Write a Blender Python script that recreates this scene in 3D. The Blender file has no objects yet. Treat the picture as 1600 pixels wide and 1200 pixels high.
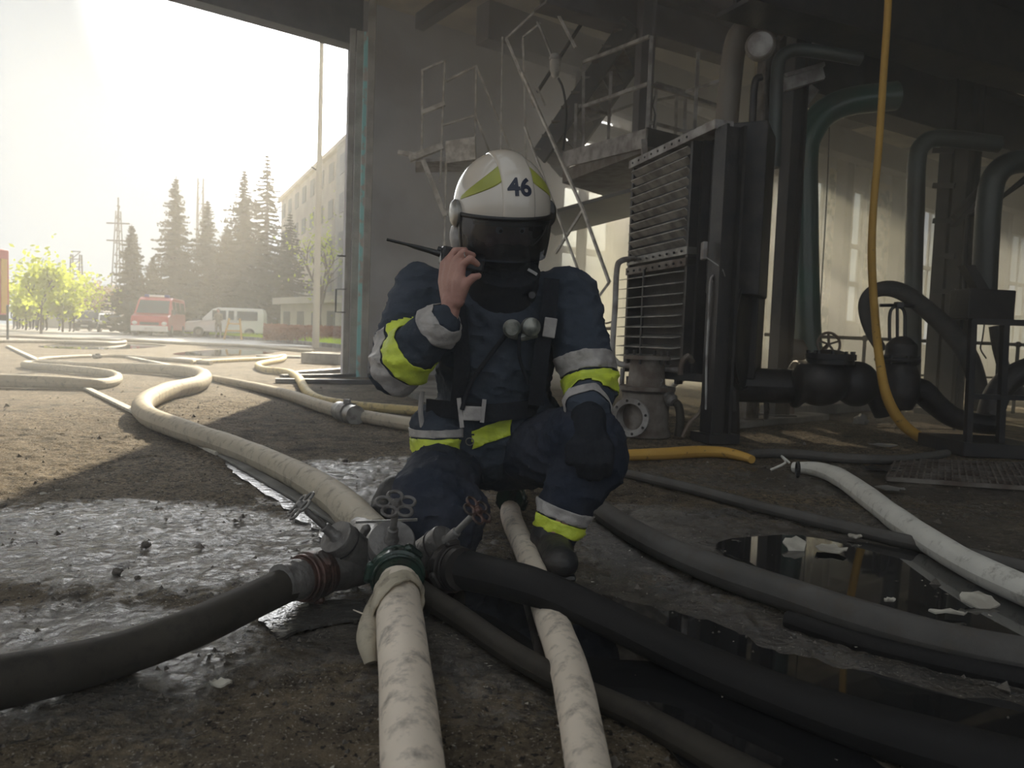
import bpy, bmesh, math, random
from mathutils import Vector, Matrix, noise, Euler
R = math.radians
scene = bpy.context.scene
col = scene.collection
random.seed(7)

# ------------------------------------------------------------------ camera
FPX, CAMH = 1150.0, 0.6
PITCH, ROLL = R(3.48), R(2.1)
CAMROT = Matrix.Rotation(math.pi/2-PITCH, 3, 'X') @ Matrix.Rotation(ROLL, 3, 'Z')
cam_d = bpy.data.cameras.new('camera')
cam = bpy.data.objects.new('camera', cam_d); col.objects.link(cam)
cam.location = (0, 0, CAMH); cam.rotation_euler = CAMROT.to_euler()
cam_d.lens = FPX*36/1600; cam_d.sensor_width = 36
cam_d.clip_start = 0.05; cam_d.clip_end = 500
cam_d.dof.use_dof = True; cam_d.dof.focus_distance = 2.1; cam_d.dof.aperture_fstop = 6.0
scene.camera = cam
# ------------------------------------------------------------------ sky, sun, exposure
SUN = Vector((-0.095, 1, 0.47)).normalized()
w = bpy.data.worlds.new('world'); scene.world = w; w.use_nodes = True
nt = w.node_tree; nt.nodes.clear()
wo = nt.nodes.new('ShaderNodeOutputWorld'); bg = nt.nodes.new('ShaderNodeBackground')
tc = nt.nodes.new('ShaderNodeTexCoord'); dp = nt.nodes.new('ShaderNodeVectorMath'); dp.operation = 'DOT_PRODUCT'
dp.inputs[1].default_value = SUN
nt.links.new(tc.outputs['Generated'], dp.inputs[0])
mp = nt.nodes.new('ShaderNodeMapRange'); mp.inputs[1].default_value = .91; mp.inputs[2].default_value = 1.0
mp.interpolation_type = 'SMOOTHSTEP'
nt.links.new(dp.outputs['Value'], mp.inputs[0])
mx = nt.nodes.new('ShaderNodeMix'); mx.data_type = 'RGBA'
mx.inputs[6].default_value = (.225, .243, .255, 1); mx.inputs[7].default_value = (5.6, 5.7, 5.8, 1)
nt.links.new(mp.outputs[0], mx.inputs[0]); nt.links.new(mx.outputs[2], bg.inputs[0])
bg.inputs[1].default_value = 1.0
nt.links.new(bg.outputs[0], wo.inputs[0])
sl = bpy.data.lights.new('sun', 'SUN'); sl.energy = 4.7; sl.angle = R(.6); sl.color = (1, .86, .62)
so = bpy.data.objects.new('sun', sl); col.objects.link(so)
so.rotation_euler = SUN.to_track_quat('Z', 'Y').to_euler()
scene.view_settings.view_transform = 'Standard'; scene.view_settings.look = 'None'
scene.view_settings.exposure = 1.35; scene.view_settings.gamma = 1; scene.view_settings.use_curve_mapping = False
try:
    cy = scene.cycles
    cy.max_bounces = 6; cy.diffuse_bounces = 4; cy.glossy_bounces = 3; cy.transmission_bounces = 3
    cy.volume_bounces = 2; cy.transparent_max_bounces = 10; cy.sample_clamp_indirect = 6
    cy.caustics_reflective = False; cy.caustics_refractive = False
except Exception: pass

# ------------------------------------------------------------------ measuring helpers
def ray(px, py):
    return CAMROT @ Vector(((px-800)/FPX, (600-py)/FPX, -1))
CAM = Vector((0, 0, CAMH))
def P(px, py, Y):
    d = ray(px, py); return CAM + d*(Y/d.y)
def G(px, py, z=0.0):
    d = ray(px, py); return CAM + d*((z-CAMH)/d.z)
def V(*a): return Vector(a)
# facade frame: t along the facade from the gate jamb, n into the hall
J = V(-2.42, 10.6, 0); DA = V(.81, .586, 0).normalized(); DN = V(DA.y, -DA.x, 0)
def F(t, n, z): return J + DA*t + DN*n + V(0, 0, z)
def tF(px):            # facade t seen at pixel column px (near the horizon)
    d = ray(px, 540); k = d.x/d.y
    return (J.x-k*J.y)/(k*DA.y-DA.x)

# ------------------------------------------------------------------ mesh helpers
class MB:
    def __init__(s): s.v = []; s.f = []; s.uv = []; s.has_uv = False
    def add(s, vs, fs, uvs=None):
        b = len(s.v); s.v += [tuple(v) for v in vs]; s.f += [tuple(b+i for i in f) for f in fs]
        s.uv += uvs if uvs else [(v[0], v[1]) for v in vs]
        return s
    def hexa(s, p):
        return s.add(p, [(0,3,2,1),(4,5,6,7),(0,1,5,4),(1,2,6,5),(2,3,7,6),(3,0,4,7)])
    def box(s, c, d, rot=None):
        c = Vector(c); hx, hy, hz = d[0]/2, d[1]/2, d[2]/2
        p = [V(x,y,z) for z in (-hz,hz) for x,y in ((-hx,-hy),(hx,-hy),(hx,hy),(-hx,hy))]
        if rot is not None: p = [rot @ q for q in p]
        return s.hexa([c+q for q in p])
    def fbox(s, t0, t1, n0, n1, z0, z1):
        return s.hexa([F(t,n,z) for z in (z0,z1) for t,n in ((t0,n0),(t0,n1),(t1,n1),(t1,n0))])
    def bar(s, a, b, w, h=None, up=V(0,0,1)):
        a = Vector(a); b = Vector(b); h = h or w; t = (b-a)
        if t.length < 1e-6: return s
        t.normalize()
        sd = t.cross(up)
        if sd.length < .05: sd = t.cross(V(1,0,0))
        sd.normalize(); u = sd.cross(t)
        q = [(-1,-1),(1,-1),(1,1),(-1,1)]
        return s.hexa([e+sd*(x*w/2)+u*(y*h/2) for e in (a,b) for x,y in q])
    def tube(s, pts, r, seg=12, cap=True, flat=1.0, smooth=0, wob=0, zref=False):
        pts = [Vector(p) for p in pts]
        rr = list(r) if hasattr(r, '__len__') else [r]*len(pts)
        if smooth: pts, rr = catmull(pts, rr, smooth)
        n = len(pts); sd = None; L = 0; vs = []; uv = []
        for i in range(n):
            t = (pts[min(i+1,n-1)]-pts[max(i-1,0)])
            if t.length < 1e-9: t = V(0,0,1)
            t.normalize()
            if zref:
                c = t.cross(V(0,0,1)); sd = c.normalized() if c.length > .1 else (sd or V(1,0,0))
            elif sd is None:
                c = t.cross(V(0,0,1)); sd = c.normalized() if c.length > .1 else V(1,0,0)
            else:
                sd = (sd - t*sd.dot(t)); sd.normalize()
            u = sd.cross(t).normalized()
            if i: L += (pts[i]-pts[i-1]).length
            k = rr[i]*(1+wob*noise.noise(pts[i]*9))
            for j in range(seg+1):
                a = 2*math.pi*j/seg
                vs.append(pts[i]+sd*(math.cos(a)*k*flat)+u*(math.sin(a)*k)); uv.append((j/seg, L))
        m = seg+1
        fs = [(i*m+j, i*m+j+1, (i+1)*m+j+1, (i+1)*m+j) for i in range(n-1) for j in range(seg)]
        if cap:
            fs.append(tuple(reversed(range(seg)))); fs.append(tuple((n-1)*m+j for j in range(seg)))
        s.has_uv = True
        return s.add(vs, fs, uv)
    def cyl(s, a, b, r, r2=None, seg=16): return s.tube([a, b], [r, r if r2 is None else r2], seg)
    def lathe(s, a, axis, prof, seg=20):      # prof: (distance along axis, radius)
        a = Vector(a); axis = Vector(axis).normalized()
        pts = [a+axis*d for d, _ in prof]
        n = len(pts); c = axis.cross(V(0,0,1)); sd = c.normalized() if c.length > .1 else V(1,0,0); u = sd.cross(axis)
        vs = [pts[i]+sd*(math.cos(2*math.pi*j/seg)*prof[i][1])+u*(math.sin(2*math.pi*j/seg)*prof[i][1]) for i in range(n) for j in range(seg)]
        fs = [(i*seg+j, i*seg+(j+1)%seg, (i+1)*seg+(j+1)%seg, (i+1)*seg+j) for i in range(n-1) for j in range(seg)]
        fs += [tuple(reversed(range(seg))), tuple((n-1)*seg+j for j in range(seg))]
        return s.add(vs, fs)
    def torus(s, c, axis, R_, r, seg=20, ms=8, a0=0, a1=2*math.pi):
        axis = Vector(axis).normalized(); q = axis.cross(V(0,0,1)); sd = q.normalized() if q.length > .1 else V(1,0,0); u = sd.cross(axis)
        n = seg+1
        pts = [Vector(c)+sd*(math.cos(a0+(a1-a0)*i/seg)*R_)+u*(math.sin(a0+(a1-a0)*i/seg)*R_) for i in range(n)]
        return s.tube(pts, r, ms, cap=False)
    def ball(s, c, r, seg=14, rings=9, rot=None):
        c = Vector(c); rx, ry, rz = (r, r, r) if not hasattr(r, '__len__') else r
        vs = []; fs = []
        for i in range(rings+1):
            p = math.pi*i/rings
            for j in range(seg):
                a = 2*math.pi*j/seg; q = V(math.sin(p)*math.cos(a)*rx, math.sin(p)*math.sin(a)*ry, math.cos(p)*rz)
                if rot is not None: q = rot @ q
                vs.append(c+q)
        for i in range(rings):
            for j in range(seg):
                fs.append((i*seg+j, (i+1)*seg+j, (i+1)*seg+(j+1)%seg, i*seg+(j+1)%seg))
        return s.add(vs, fs)
    def capsule(s, a, ra, b, rb, seg=14):
        s.tube([a, b], [ra, rb], seg); s.ball(a, ra, seg); s.ball(b, rb, seg); return s
    def mesh(s, name):
        m = bpy.data.meshes.new(name); m.from_pydata(s.v, [], s.f)
        if s.has_uv:
            l = m.uv_layers.new(name='uv')
            d = []
            for lp in m.loops: d += s.uv[lp.vertex_index]
            l.data.foreach_set('uv', d)
        m.update(); return m
    def build(s, name, material, parent=None, smooth=False, bevel=0, **kw):
        m = s.mesh(name)
        bm = bmesh.new(); bm.from_mesh(m)
        bmesh.ops.recalc_face_normals(bm, faces=bm.faces)
        bm.to_mesh(m); bm.free()
        return link(name, m, material, parent, smooth, bevel, **kw)
def link(name, m, material, parent=None, smooth=False, bevel=0, label=None, cat=None, group=None, kind=None):
    if material is not None and not len(m.materials): m.materials.append(material)
    if smooth:
        m.polygons.foreach_set('use_smooth', [True]*len(m.polygons))
        try: m.set_sharp_from_angle(angle=R(42))
        except Exception: pass
    o = bpy.data.objects.new(name, m); col.objects.link(o)
    if parent is not None:
        o.parent = parent
        if parent.parent is not None: bpy_upd = None
        o.matrix_parent_inverse = inv_world(parent)
    if bevel:
        b = o.modifiers.new('bevel', 'BEVEL'); b.width = bevel; b.segments = 2; b.limit_method = 'ANGLE'
    tag(o, label, cat, group, kind); return o
def world_of(o):
    mtx = Matrix.LocRotScale(o.location, o.rotation_euler, o.scale)
    if o.parent is not None: return world_of(o.parent) @ o.matrix_parent_inverse @ mtx
    return mtx
def inv_world(o): return world_of(o).inverted()
def tag(o, label=None, cat=None, group=None, kind=None):
    if label: o['label'] = label
    if cat: o['category'] = cat
    if group: o['group'] = group
    if kind: o['kind'] = kind
def thing(name, label, cat, loc=(0,0,0), group=None, kind=None):
    o = bpy.data.objects.new(name, None); col.objects.link(o); o.location = loc; o.empty_display_size = .1
    tag(o, label, cat, group, kind); return o
def struct(name, parent=None):
    o = bpy.data.objects.new(name, None); col.objects.link(o); o['kind'] = 'structure'; return o
def catmull(pts, rr, k):
    P_ = [pts[0]*2-pts[1]]+pts+[pts[-1]*2-pts[-2]]; R_ = [rr[0]]+rr+[rr[-1]]
    op = []; orr = []
    for i in range(1, len(P_)-2):
        for j in range(k):
            t = j/k; a, b, c, d = P_[i-1], P_[i], P_[i+1], P_[i+2]
            op.append(.5*((2*b)+(c-a)*t+(2*a-5*b+4*c-d)*t*t+(3*b-a-3*c+d)*t**3))
            orr.append(R_[i]*(1-t)+R_[i+1]*t)
    op.append(pts[-1]); orr.append(rr[-1]); return op, orr
def copy_tree(o, parent=None):
    c = o.copy(); col.objects.link(c)
    if parent is not None: c.parent = parent; c.matrix_parent_inverse = o.matrix_parent_inverse.copy()
    for ch in [x for x in bpy.data.objects if x.parent is o]: copy_tree(ch, c)
    return c
def remesh(mb, voxel, smooth_it=6, fac=.6, disp=None):
    m = mb.mesh('tmp'); o = bpy.data.objects.new('tmp', m); col.objects.link(o)
    r = o.modifiers.new('r', 'REMESH'); r.mode = 'VOXEL'; r.voxel_size = voxel; r.adaptivity = 0
    if smooth_it:
        s = o.modifiers.new('s', 'SMOOTH'); s.factor = fac; s.iterations = smooth_it
    dg = bpy.context.evaluated_depsgraph_get(); dg.update()
    out = bpy.data.meshes.new_from_object(o.evaluated_get(dg))
    bpy.data.objects.remove(o); bpy.data.meshes.remove(m)
    if disp:
        nrm = [v.normal.copy() for v in out.vertices]
        for v, n in zip(out.vertices, nrm): v.co += n*disp(v.co)
        out.update()
    return out

# ------------------------------------------------------------------ materials
def mat(name, c, rough=.6, metal=0, c2=None, scale=5, bump=0, bscale=40, detail=6, contrast=(.4,.6), coat=0, spec=.5, c3=None, s3=1.5):
    m = bpy.data.materials.new(name); m.use_nodes = True; n = m.node_tree; b = n.nodes['Principled BSDF']
    b.inputs['Base Color'].default_value = (*c, 1); b.inputs['Roughness'].default_value = rough; b.inputs['Metallic'].default_value = metal
    b.inputs['Specular IOR Level'].default_value = spec
    if coat: b.inputs['Coat Weight'].default_value = coat
    t = n.nodes.new('ShaderNodeTexCoord')
    def nz(sc, det=detail):
        x = n.nodes.new('ShaderNodeTexNoise'); x.inputs['Scale'].default_value = sc; x.inputs['Detail'].default_value = det
        n.links.new(t.outputs['Object'], x.inputs['Vector']); return x
    cur = None
    if c2:
        x = nz(scale); r = n.nodes.new('ShaderNodeMapRange'); r.inputs[1].default_value = contrast[0]; r.inputs[2].default_value = contrast[1]
        n.links.new(x.outputs['Fac'], r.inputs[0])
        k = n.nodes.new('ShaderNodeMix'); k.data_type = 'RGBA'; k.inputs[6].default_value = (*c, 1); k.inputs[7].default_value = (*c2, 1)
        n.links.new(r.outputs[0], k.inputs[0]); cur = k.outputs[2]
        if c3:
            x = nz(s3); r = n.nodes.new('ShaderNodeMapRange'); r.inputs[1].default_value = .52; r.inputs[2].default_value = .66
            n.links.new(x.outputs['Fac'], r.inputs[0])
            k = n.nodes.new('ShaderNodeMix'); k.data_type = 'RGBA'; k.inputs[7].default_value = (*c3, 1)
            n.links.new(cur, k.inputs[6]); n.links.new(r.outputs[0], k.inputs[0]); cur = k.outputs[2]
        n.links.new(cur, b.inputs['Base Color'])
    if bump:
        x = nz(bscale, 4); u = n.nodes.new('ShaderNodeBump'); u.inputs['Strength'].default_value = bump; u.inputs['Distance'].default_value = .02
        n.links.new(x.outputs['Fac'], u.inputs['Height']); n.links.new(u.outputs[0], b.inputs['Normal'])
    return m
def hose_mat(name, c, c2, dirt=(.10,.085,.07), rough=.7, weave=1.0, dirtiness=(.5,.72)):
    m = bpy.data.materials.new(name); m.use_nodes = True; n = m.node_tree; b = n.nodes['Principled BSDF']; b.inputs['Roughness'].default_value = rough
    t = n.nodes.new('ShaderNodeTexCoord')
    a = n.nodes.new('ShaderNodeTexNoise'); a.inputs['Scale'].default_value = 9; a.inputs['Detail'].default_value = 6; n.links.new(t.outputs['Object'], a.inputs['Vector'])
    k = n.nodes.new('ShaderNodeMix'); k.data_type = 'RGBA'; k.inputs[6].default_value = (*c, 1); k.inputs[7].default_value = (*c2, 1); n.links.new(a.outputs['Fac'], k.inputs[0])
    d = n.nodes.new('ShaderNodeTexNoise'); d.inputs['Scale'].default_value = 22; d.inputs['Detail'].default_value = 8; d.inputs['Roughness'].default_value = .7; n.links.new(t.outputs['Object'], d.inputs['Vector'])
    r = n.nodes.new('ShaderNodeMapRange'); r.inputs[1].default_value = dirtiness[0]; r.inputs[2].default_value = dirtiness[1]; n.links.new(d.outputs['Fac'], r.inputs[0])
    k2 = n.nodes.new('ShaderNodeMix'); k2.data_type = 'RGBA'; n.links.new(k.outputs[2], k2.inputs[6]); k2.inputs[7].default_value = (*dirt, 1); n.links.new(r.outputs[0], k2.inputs[0])
    n.links.new(k2.outputs[2], b.inputs['Base Color'])
    wv = n.nodes.new('ShaderNodeTexWave'); wv.wave_type = 'BANDS'; wv.bands_direction = 'Y'; wv.inputs['Scale'].default_value = 170; wv.inputs['Distortion'].default_value = .3
    n.links.new(t.outputs['UV'], wv.inputs['Vector'])
    w2 = n.nodes.new('ShaderNodeTexWave'); w2.bands_direction = 'X'; w2.inputs['Scale'].default_value = 14; n.links.new(t.outputs['UV'], w2.inputs['Vector'])
    ad = n.nodes.new('ShaderNodeMath'); ad.operation = 'ADD'; n.links.new(wv.outputs['Fac'], ad.inputs[0]); ad.inputs[1].default_value = 0
    ad2 = n.nodes.new('ShaderNodeMath'); ad2.operation = 'MULTIPLY_ADD'; ad2.inputs[1].default_value = .22; n.links.new(ad.outputs[0], ad2.inputs[0]); n.links.new(d.outputs['Fac'], ad2.inputs[2])
    u = n.nodes.new('ShaderNodeBump'); u.inputs['Strength'].default_value = .5*weave; u.inputs['Distance'].default_value = .004
    n.links.new(ad2.outputs[0], u.inputs['Height']); n.links.new(u.outputs[0], b.inputs['Normal'])
    return m
def glass(name, tint, gloss=.12, rough=.05):
    m = bpy.data.materials.new(name); m.use_nodes = True; n = m.node_tree; n.nodes.clear()
    o = n.nodes.new('ShaderNodeOutputMaterial'); t = n.nodes.new('ShaderNodeBsdfTransparent'); g = n.nodes.new('ShaderNodeBsdfGlossy'); x = n.nodes.new('ShaderNodeMixShader')
    t.inputs[0].default_value = (*tint, 1); g.inputs[0].default_value = (1,1,1,1); g.inputs['Roughness'].default_value = rough; x.inputs[0].default_value = gloss
    n.links.new(t.outputs[0], x.inputs[1]); n.links.new(g.outputs[0], x.inputs[2]); n.links.new(x.outputs[0], o.inputs[0]); return m
def leafmat(name, c, c2, trans=.5):
    m = bpy.data.materials.new(name); m.use_nodes = True; n = m.node_tree; n.nodes.clear()
    o = n.nodes.new('ShaderNodeOutputMaterial'); d = n.nodes.new('ShaderNodeBsdfDiffuse'); t = n.nodes.new('ShaderNodeBsdfTranslucent'); x = n.nodes.new('ShaderNodeMixShader'); x.inputs[0].default_value = trans
    tc_ = n.nodes.new('ShaderNodeTexCoord'); a = n.nodes.new('ShaderNodeTexNoise'); a.inputs['Scale'].default_value = 1.2; n.links.new(tc_.outputs['Object'], a.inputs['Vector'])
    k = n.nodes.new('ShaderNodeMix'); k.data_type = 'RGBA'; k.inputs[6].default_value = (*c, 1); k.inputs[7].default_value = (*c2, 1); n.links.new(a.outputs['Fac'], k.inputs[0])
    n.links.new(k.outputs[2], d.inputs[0]); n.links.new(k.outputs[2], t.inputs[0])
    n.links.new(d.outputs[0], x.inputs[1]); n.links.new(t.outputs[0], x.inputs[2]); n.links.new(x.outputs[0], o.inputs[0]); return m
def haze_mat(name, dens, g, c=(1,1,1), nscale=None):
    m = bpy.data.materials.new(name); m.use_nodes = True; n = m.node_tree; n.nodes.clear()
    o = n.nodes.new('ShaderNodeOutputMaterial'); s = n.nodes.new('ShaderNodeVolumeScatter'); s.inputs['Density'].default_value = dens; s.inputs['Anisotropy'].default_value = g; s.inputs['Color'].default_value = (*c, 1)
    n.links.new(s.outputs[0], o.inputs['Volume']); return m

def floor_mat():
    m = bpy.data.materials.new('floor_dirt'); m.use_nodes = True; n = m.node_tree; b = n.nodes['Principled BSDF']; L = n.links.new
    t = n.nodes.new('ShaderNodeTexCoord')
    def nz(sc, det=6, ro=.55, vec=None, dist=0):
        x = n.nodes.new('ShaderNodeTexNoise'); x.inputs['Scale'].default_value = sc; x.inputs['Detail'].default_value = det; x.inputs['Roughness'].default_value = ro; x.inputs['Distortion'].default_value = dist
        L(vec or t.outputs['Object'], x.inputs['Vector']); return x.outputs['Fac']
    def mr(i, a, c, lo=0, hi=1):
        x = n.nodes.new('ShaderNodeMapRange'); x.inputs[1].default_value = a; x.inputs[2].default_value = c; x.inputs[3].default_value = lo; x.inputs[4].default_value = hi; L(i, x.inputs[0]); return x.outputs[0]
    def mth(op, a, c=None):
        x = n.nodes.new('ShaderNodeMath'); x.operation = op; L(a, x.inputs[0])
        if c is not None:
            if hasattr(c, 'links'): L(c, x.inputs[1])
            else: x.inputs[1].default_value = c
        return x.outputs[0]
    def mix(f, a, c):
        x = n.nodes.new('ShaderNodeMix'); x.data_type = 'RGBA'; L(f, x.inputs[0])
        for i, q in ((6, a), (7, c)):
            if isinstance(q, tuple): x.inputs[i].default_value = (*q, 1)
            else: L(q, x.inputs[i])
        return x.outputs[2]
    # wet areas: soft ellipses on the floor roughened by noise
    def blob(cx, cy, rx, ry):
        mp_ = n.nodes.new('ShaderNodeMapping'); mp_.vector_type = 'TEXTURE'; mp_.inputs['Location'].default_value = (cx, cy, 0); mp_.inputs['Scale'].default_value = (rx, ry, 50)
        L(t.outputs['Object'], mp_.inputs['Vector'])
        ln = n.nodes.new('ShaderNodeVectorMath'); ln.operation = 'LENGTH'; L(mp_.outputs[0], ln.inputs[0])
        return mr(ln.outputs['Value'], .45, 1.25, 1, 0)
    wets = [blob(*q) for q in WETS]
    wsum = wets[0]
    for q in wets[1:]: wsum = mth('MAXIMUM', wsum, q)
    wn = nz(3.4, 9, .72, dist=.5)
    wf = nz(38, 5, .7); wet = mr(mth('ADD', mth('ADD', mth('MULTIPLY', wsum, .62), wn), mth('MULTIPLY', wf, .5)), 1.02, 1.24)
    big = nz(1.1, 5); mid = nz(7, 8, .68); fine = nz(45, 6, .7); grit = nz(160, 3, .6)
    c = mix(mr(mid, .38, .64), (.215,.165,.105), (.045,.036,.027))
    c = mix(mr(big, .42, .62), c, mix(mr(fine, .4, .6), (.33,.26,.17), (.060,.047,.034)))
    c = mix(mr(grit, .60, .70), c, (.55,.50,.42)); c = mix(mr(nz(70, 4, .6), .58, .64), c, (.025,.02,.017))
    c = mix(mth('MULTIPLY', wet, .72), c, (.022,.019,.017))
    L(c, b.inputs['Base Color'])
    rg = mr(wet, 0, 1, .85, .13)
    rg = mth('ADD', rg, mth('MULTIPLY', mr(mid, .4, .6), .10))
    L(rg, b.inputs['Roughness'])
    L(mr(wet, 0, 1, .25, 1.0), b.inputs['Specular IOR Level'])
    h = mth('ADD', mth('MULTIPLY', mid, 1.6), mth('MULTIPLY', fine, .9))
    h = mth('ADD', h, mth('MULTIPLY', grit, .12))
    u = n.nodes.new('ShaderNodeBump'); u.inputs['Distance'].default_value = .055; L(mr(wet, 0, 1, .9, .6), u.inputs['Strength']); L(h, u.inputs['Height']); L(u.outputs[0], b.inputs['Normal'])
    return m

WETS = [(-1.15, 2.05, 1.25, .55), (-.55, 3.0, .6, .7), (-.28, 1.42, .22, .14), (.55, 2.2, .55, .7), (-.9, 1.3, .7, .35), (.2, 1.55, .7, .5),
        (1.5, 2.1, 1.3, 1.0), (1.9, 3.4, 1.4, .6), (-.2, 3.2, .5, .35), (1.2, 1.2, 1.2, .5)]
M_floor = floor_mat()
M_asph = mat('asphalt', (.20,.18,.15), .6, c2=(.12,.105,.09), scale=1.5, bump=.5, bscale=60, c3=(.28,.26,.22), s3=.4)
M_conc = mat('old_concrete', (.25,.24,.22), .9, c2=(.12,.115,.105), scale=2.5, bump=.4, bscale=18, detail=9)
M_facade = mat('sooty_plaster', (.74,.74,.78), .9, c2=(.60,.60,.63), scale=1.1, bump=.25, bscale=14, detail=8, c3=(.48,.45,.46), s3=.7)
M_peel = mat('peeling_plaster', (.78,.70,.55), .95, c2=(.20,.22,.14), scale=3.2, bump=.6, bscale=9, detail=10, contrast=(.44,.56), c3=(.90,.85,.76), s3=5)
M_ceil = mat('ceiling_slab', (.80,.72,.56), .9, c2=(.36,.31,.24), scale=1.4, bump=.2, detail=8, contrast=(.35,.65))
M_beam = mat('grey_beam', (.13,.12,.125), .8, c2=(.08,.07,.075), scale=2.2, bump=.15)
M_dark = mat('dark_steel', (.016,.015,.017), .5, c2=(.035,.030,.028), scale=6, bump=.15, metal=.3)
M_rust = mat('rusty_steel', (.10,.075,.06), .65, c2=(.19,.17,.15), scale=9, bump=.25, metal=.3)
M_rail = mat('painted_rail', (.36,.35,.34), .6, c2=(.17,.15,.14), scale=8, bump=.1)
M_railw = mat('pale_rail', (.62,.60,.56), .55, c2=(.35,.33,.30), scale=12)
M_louv = mat('louvre_metal', (.36,.34,.31), .5, c2=(.17,.16,.145), scale=10, bump=.15, metal=.2, contrast=(.38,.62))
M_green = mat('green_pipe', (.022,.085,.062), .35, c2=(.045,.075,.062), scale=3, bump=.1, coat=.3)
M_greyp = mat('grey_pipe', (.045,.058,.054), .4, c2=(.030,.032,.030), scale=3, bump=.1)
M_brownp = mat('brown_pipe', (.15,.11,.08), .5, c2=(.13,.11,.09), scale=3, bump=.15)
M_teal = mat('teal_paint', (.25,.62,.64), .55, c2=(.40,.38,.36), scale=6, contrast=(.5,.6), bump=.2)
M_doorg = mat('grey_door_paint', (.34,.34,.32), .7, c2=(.22,.21,.19), scale=4, bump=.2)
M_white = mat('white_paint', (.72,.70,.66), .5, c2=(.55,.52,.47), scale=5)
M_curtain = mat('pale_wall', (.68,.66,.60), .8, c2=(.55,.52,.46), scale=1)
M_hbeige = hose_mat('beige_hose', (.50,.44,.33), (.36,.31,.24), dirtiness=(.52,.76))
M_hwhite = hose_mat('white_hose', (.78,.76,.70), (.55,.53,.48), dirt=(.24,.22,.19), dirtiness=(.54,.74))
M_hpale = hose_mat('pale_hose', (.84,.73,.60), (.58,.50,.41), dirt=(.12,.10,.08), dirtiness=(.50,.74))
M_hgrey = hose_mat('grey_hose', (.16,.15,.14), (.06,.057,.053), weave=1.6)
M_hdark = hose_mat('dark_hose', (.012,.012,.013), (.022,.020,.019), dirt=(.015,.014,.013), weave=1.2)
M_hbrown = hose_mat('brown_hose', (.030,.026,.021), (.052,.045,.035), dirt=(.02,.018,.016))
for m_ in (M_hdark, M_hbrown, M_hgrey): m_.node_tree.nodes['Principled BSDF'].inputs['Specular IOR Level'].default_value = .2
M_hyel = hose_mat('yellow_hose', (.62,.36,.06), (.48,.28,.06), dirt=(.10,.07,.03), weave=.3, dirtiness=(.6,.68))
M_hyel2 = hose_mat('light_yellow_hose', (.60,.47,.20), (.50,.40,.18), weave=.4)
M_cast = mat('cast_metal', (.22,.21,.20), .48, metal=.45, c2=(.13,.12,.115), scale=14, bump=.3, bscale=60)
M_redc = mat('worn_red_metal', (.10,.055,.045), .4, metal=.5, c2=(.05,.04,.035), scale=20, bump=.2)
M_greenc = mat('dark_green_metal', (.012,.045,.030), .25, metal=.3, c2=(.02,.03,.025), scale=20, coat=.4)
M_alu = mat('aluminium', (.35,.34,.32), .4, metal=.8, c2=(.2,.19,.18), scale=20)
M_black = mat('black_plastic', (.012,.012,.014), .4)
M_rub = mat('black_rubber', (.018,.018,.020), .55, bump=.2, bscale=60, c2=(.04,.035,.032), scale=14)
M_navy = mat('navy_cloth', (.036,.046,.064), .85, c2=(.052,.062,.084), scale=6, bump=.35, bscale=25, spec=.2)
M_navy2 = mat('navy_trouser_cloth', (.018,.024,.040), .85, c2=(.034,.037,.052), scale=6, bump=.35, bscale=25, spec=.2)
M_blackc = mat('black_cloth', (.017,.019,.025), .9, bump=.3, bscale=40, spec=.2)
M_yel = mat('lime_reflective', (.66,.76,.07), .45, c2=(.50,.60,.06), scale=18, bump=.15, bscale=90)
M_silv = mat('silver_reflective', (.44,.41,.39), .5, c2=(.30,.28,.27), scale=20, bump=.15, bscale=90)
M_skin = mat('skin', (.46,.25,.20), .55, c2=(.38,.19,.155), scale=18, bump=.12, bscale=120)
M_helm = mat('helmet_shell', (.66,.60,.53), .22, c2=(.58,.52,.45), scale=4, coat=.6)
M_helmy = mat('helmet_sticker', (.40,.42,.07), .35, c2=(.33,.35,.06), scale=8)
M_num = mat('number_ink', (.02,.025,.05), .5)
M_visor = glass('smoked_visor', (.52,.55,.62), .07, .35)
M_pane = glass('dusty_pane', (.86,.86,.80), .08, .15)
M_sheen = mat('thin_water_film', (.05,.047,.043), .22, spec=.9, bump=.5, bscale=30)
M_water = mat('dirty_water', (.010,.010,.011), .03, spec=.9)
M_flake = mat('paint_flake', (.50,.47,.40), .8, c2=(.36,.33,.28), scale=20, bump=.2)
M_stone = mat('rubble', (.15,.13,.11), .85, c2=(.07,.06,.05), scale=30, bump=.5)
M_spruce = leafmat('spruce_needles', (.060,.058,.032), (.095,.080,.045), .35)
M_leafy = leafmat('spring_leaves', (.30,.36,.04), (.45,.50,.06), .6)
M_leafb = leafmat('brownish_leaves', (.20,.15,.09), (.26,.20,.11), .4)
M_bark = mat('bark', (.09,.07,.055), .9, bump=.4)
M_grass = mat('kerb_grass', (.30,.42,.04), .9, c2=(.40,.50,.06), scale=3)
M_red = mat('fire_red', (.42,.030,.028), .3, coat=.4)
M_vanw = mat('van_white', (.75,.74,.70), .3, coat=.4)
M_win = mat('vehicle_glass', (.05,.055,.06), .1)
M_bldg = mat('pale_building', (.50,.46,.38), .9, c2=(.42,.38,.32), scale=.5)
M_bwin = mat('building_window', (.16,.15,.13), .5)
M_hazeo = haze_mat('outdoor_haze', .0007, .72, (1,.97,.90))
M_hazei = haze_mat('hall_smoke', .030, .55, (1,.98,.95))
M_hazev = haze_mat('hall_veil', .015, .45, (.94,.97,1))
M_hazew = haze_mat('window_smoke', .055, .7, (1,.97,.90))
M_hazeg = haze_mat('gate_smoke', .34, .5, (.95,.97,1))

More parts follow.
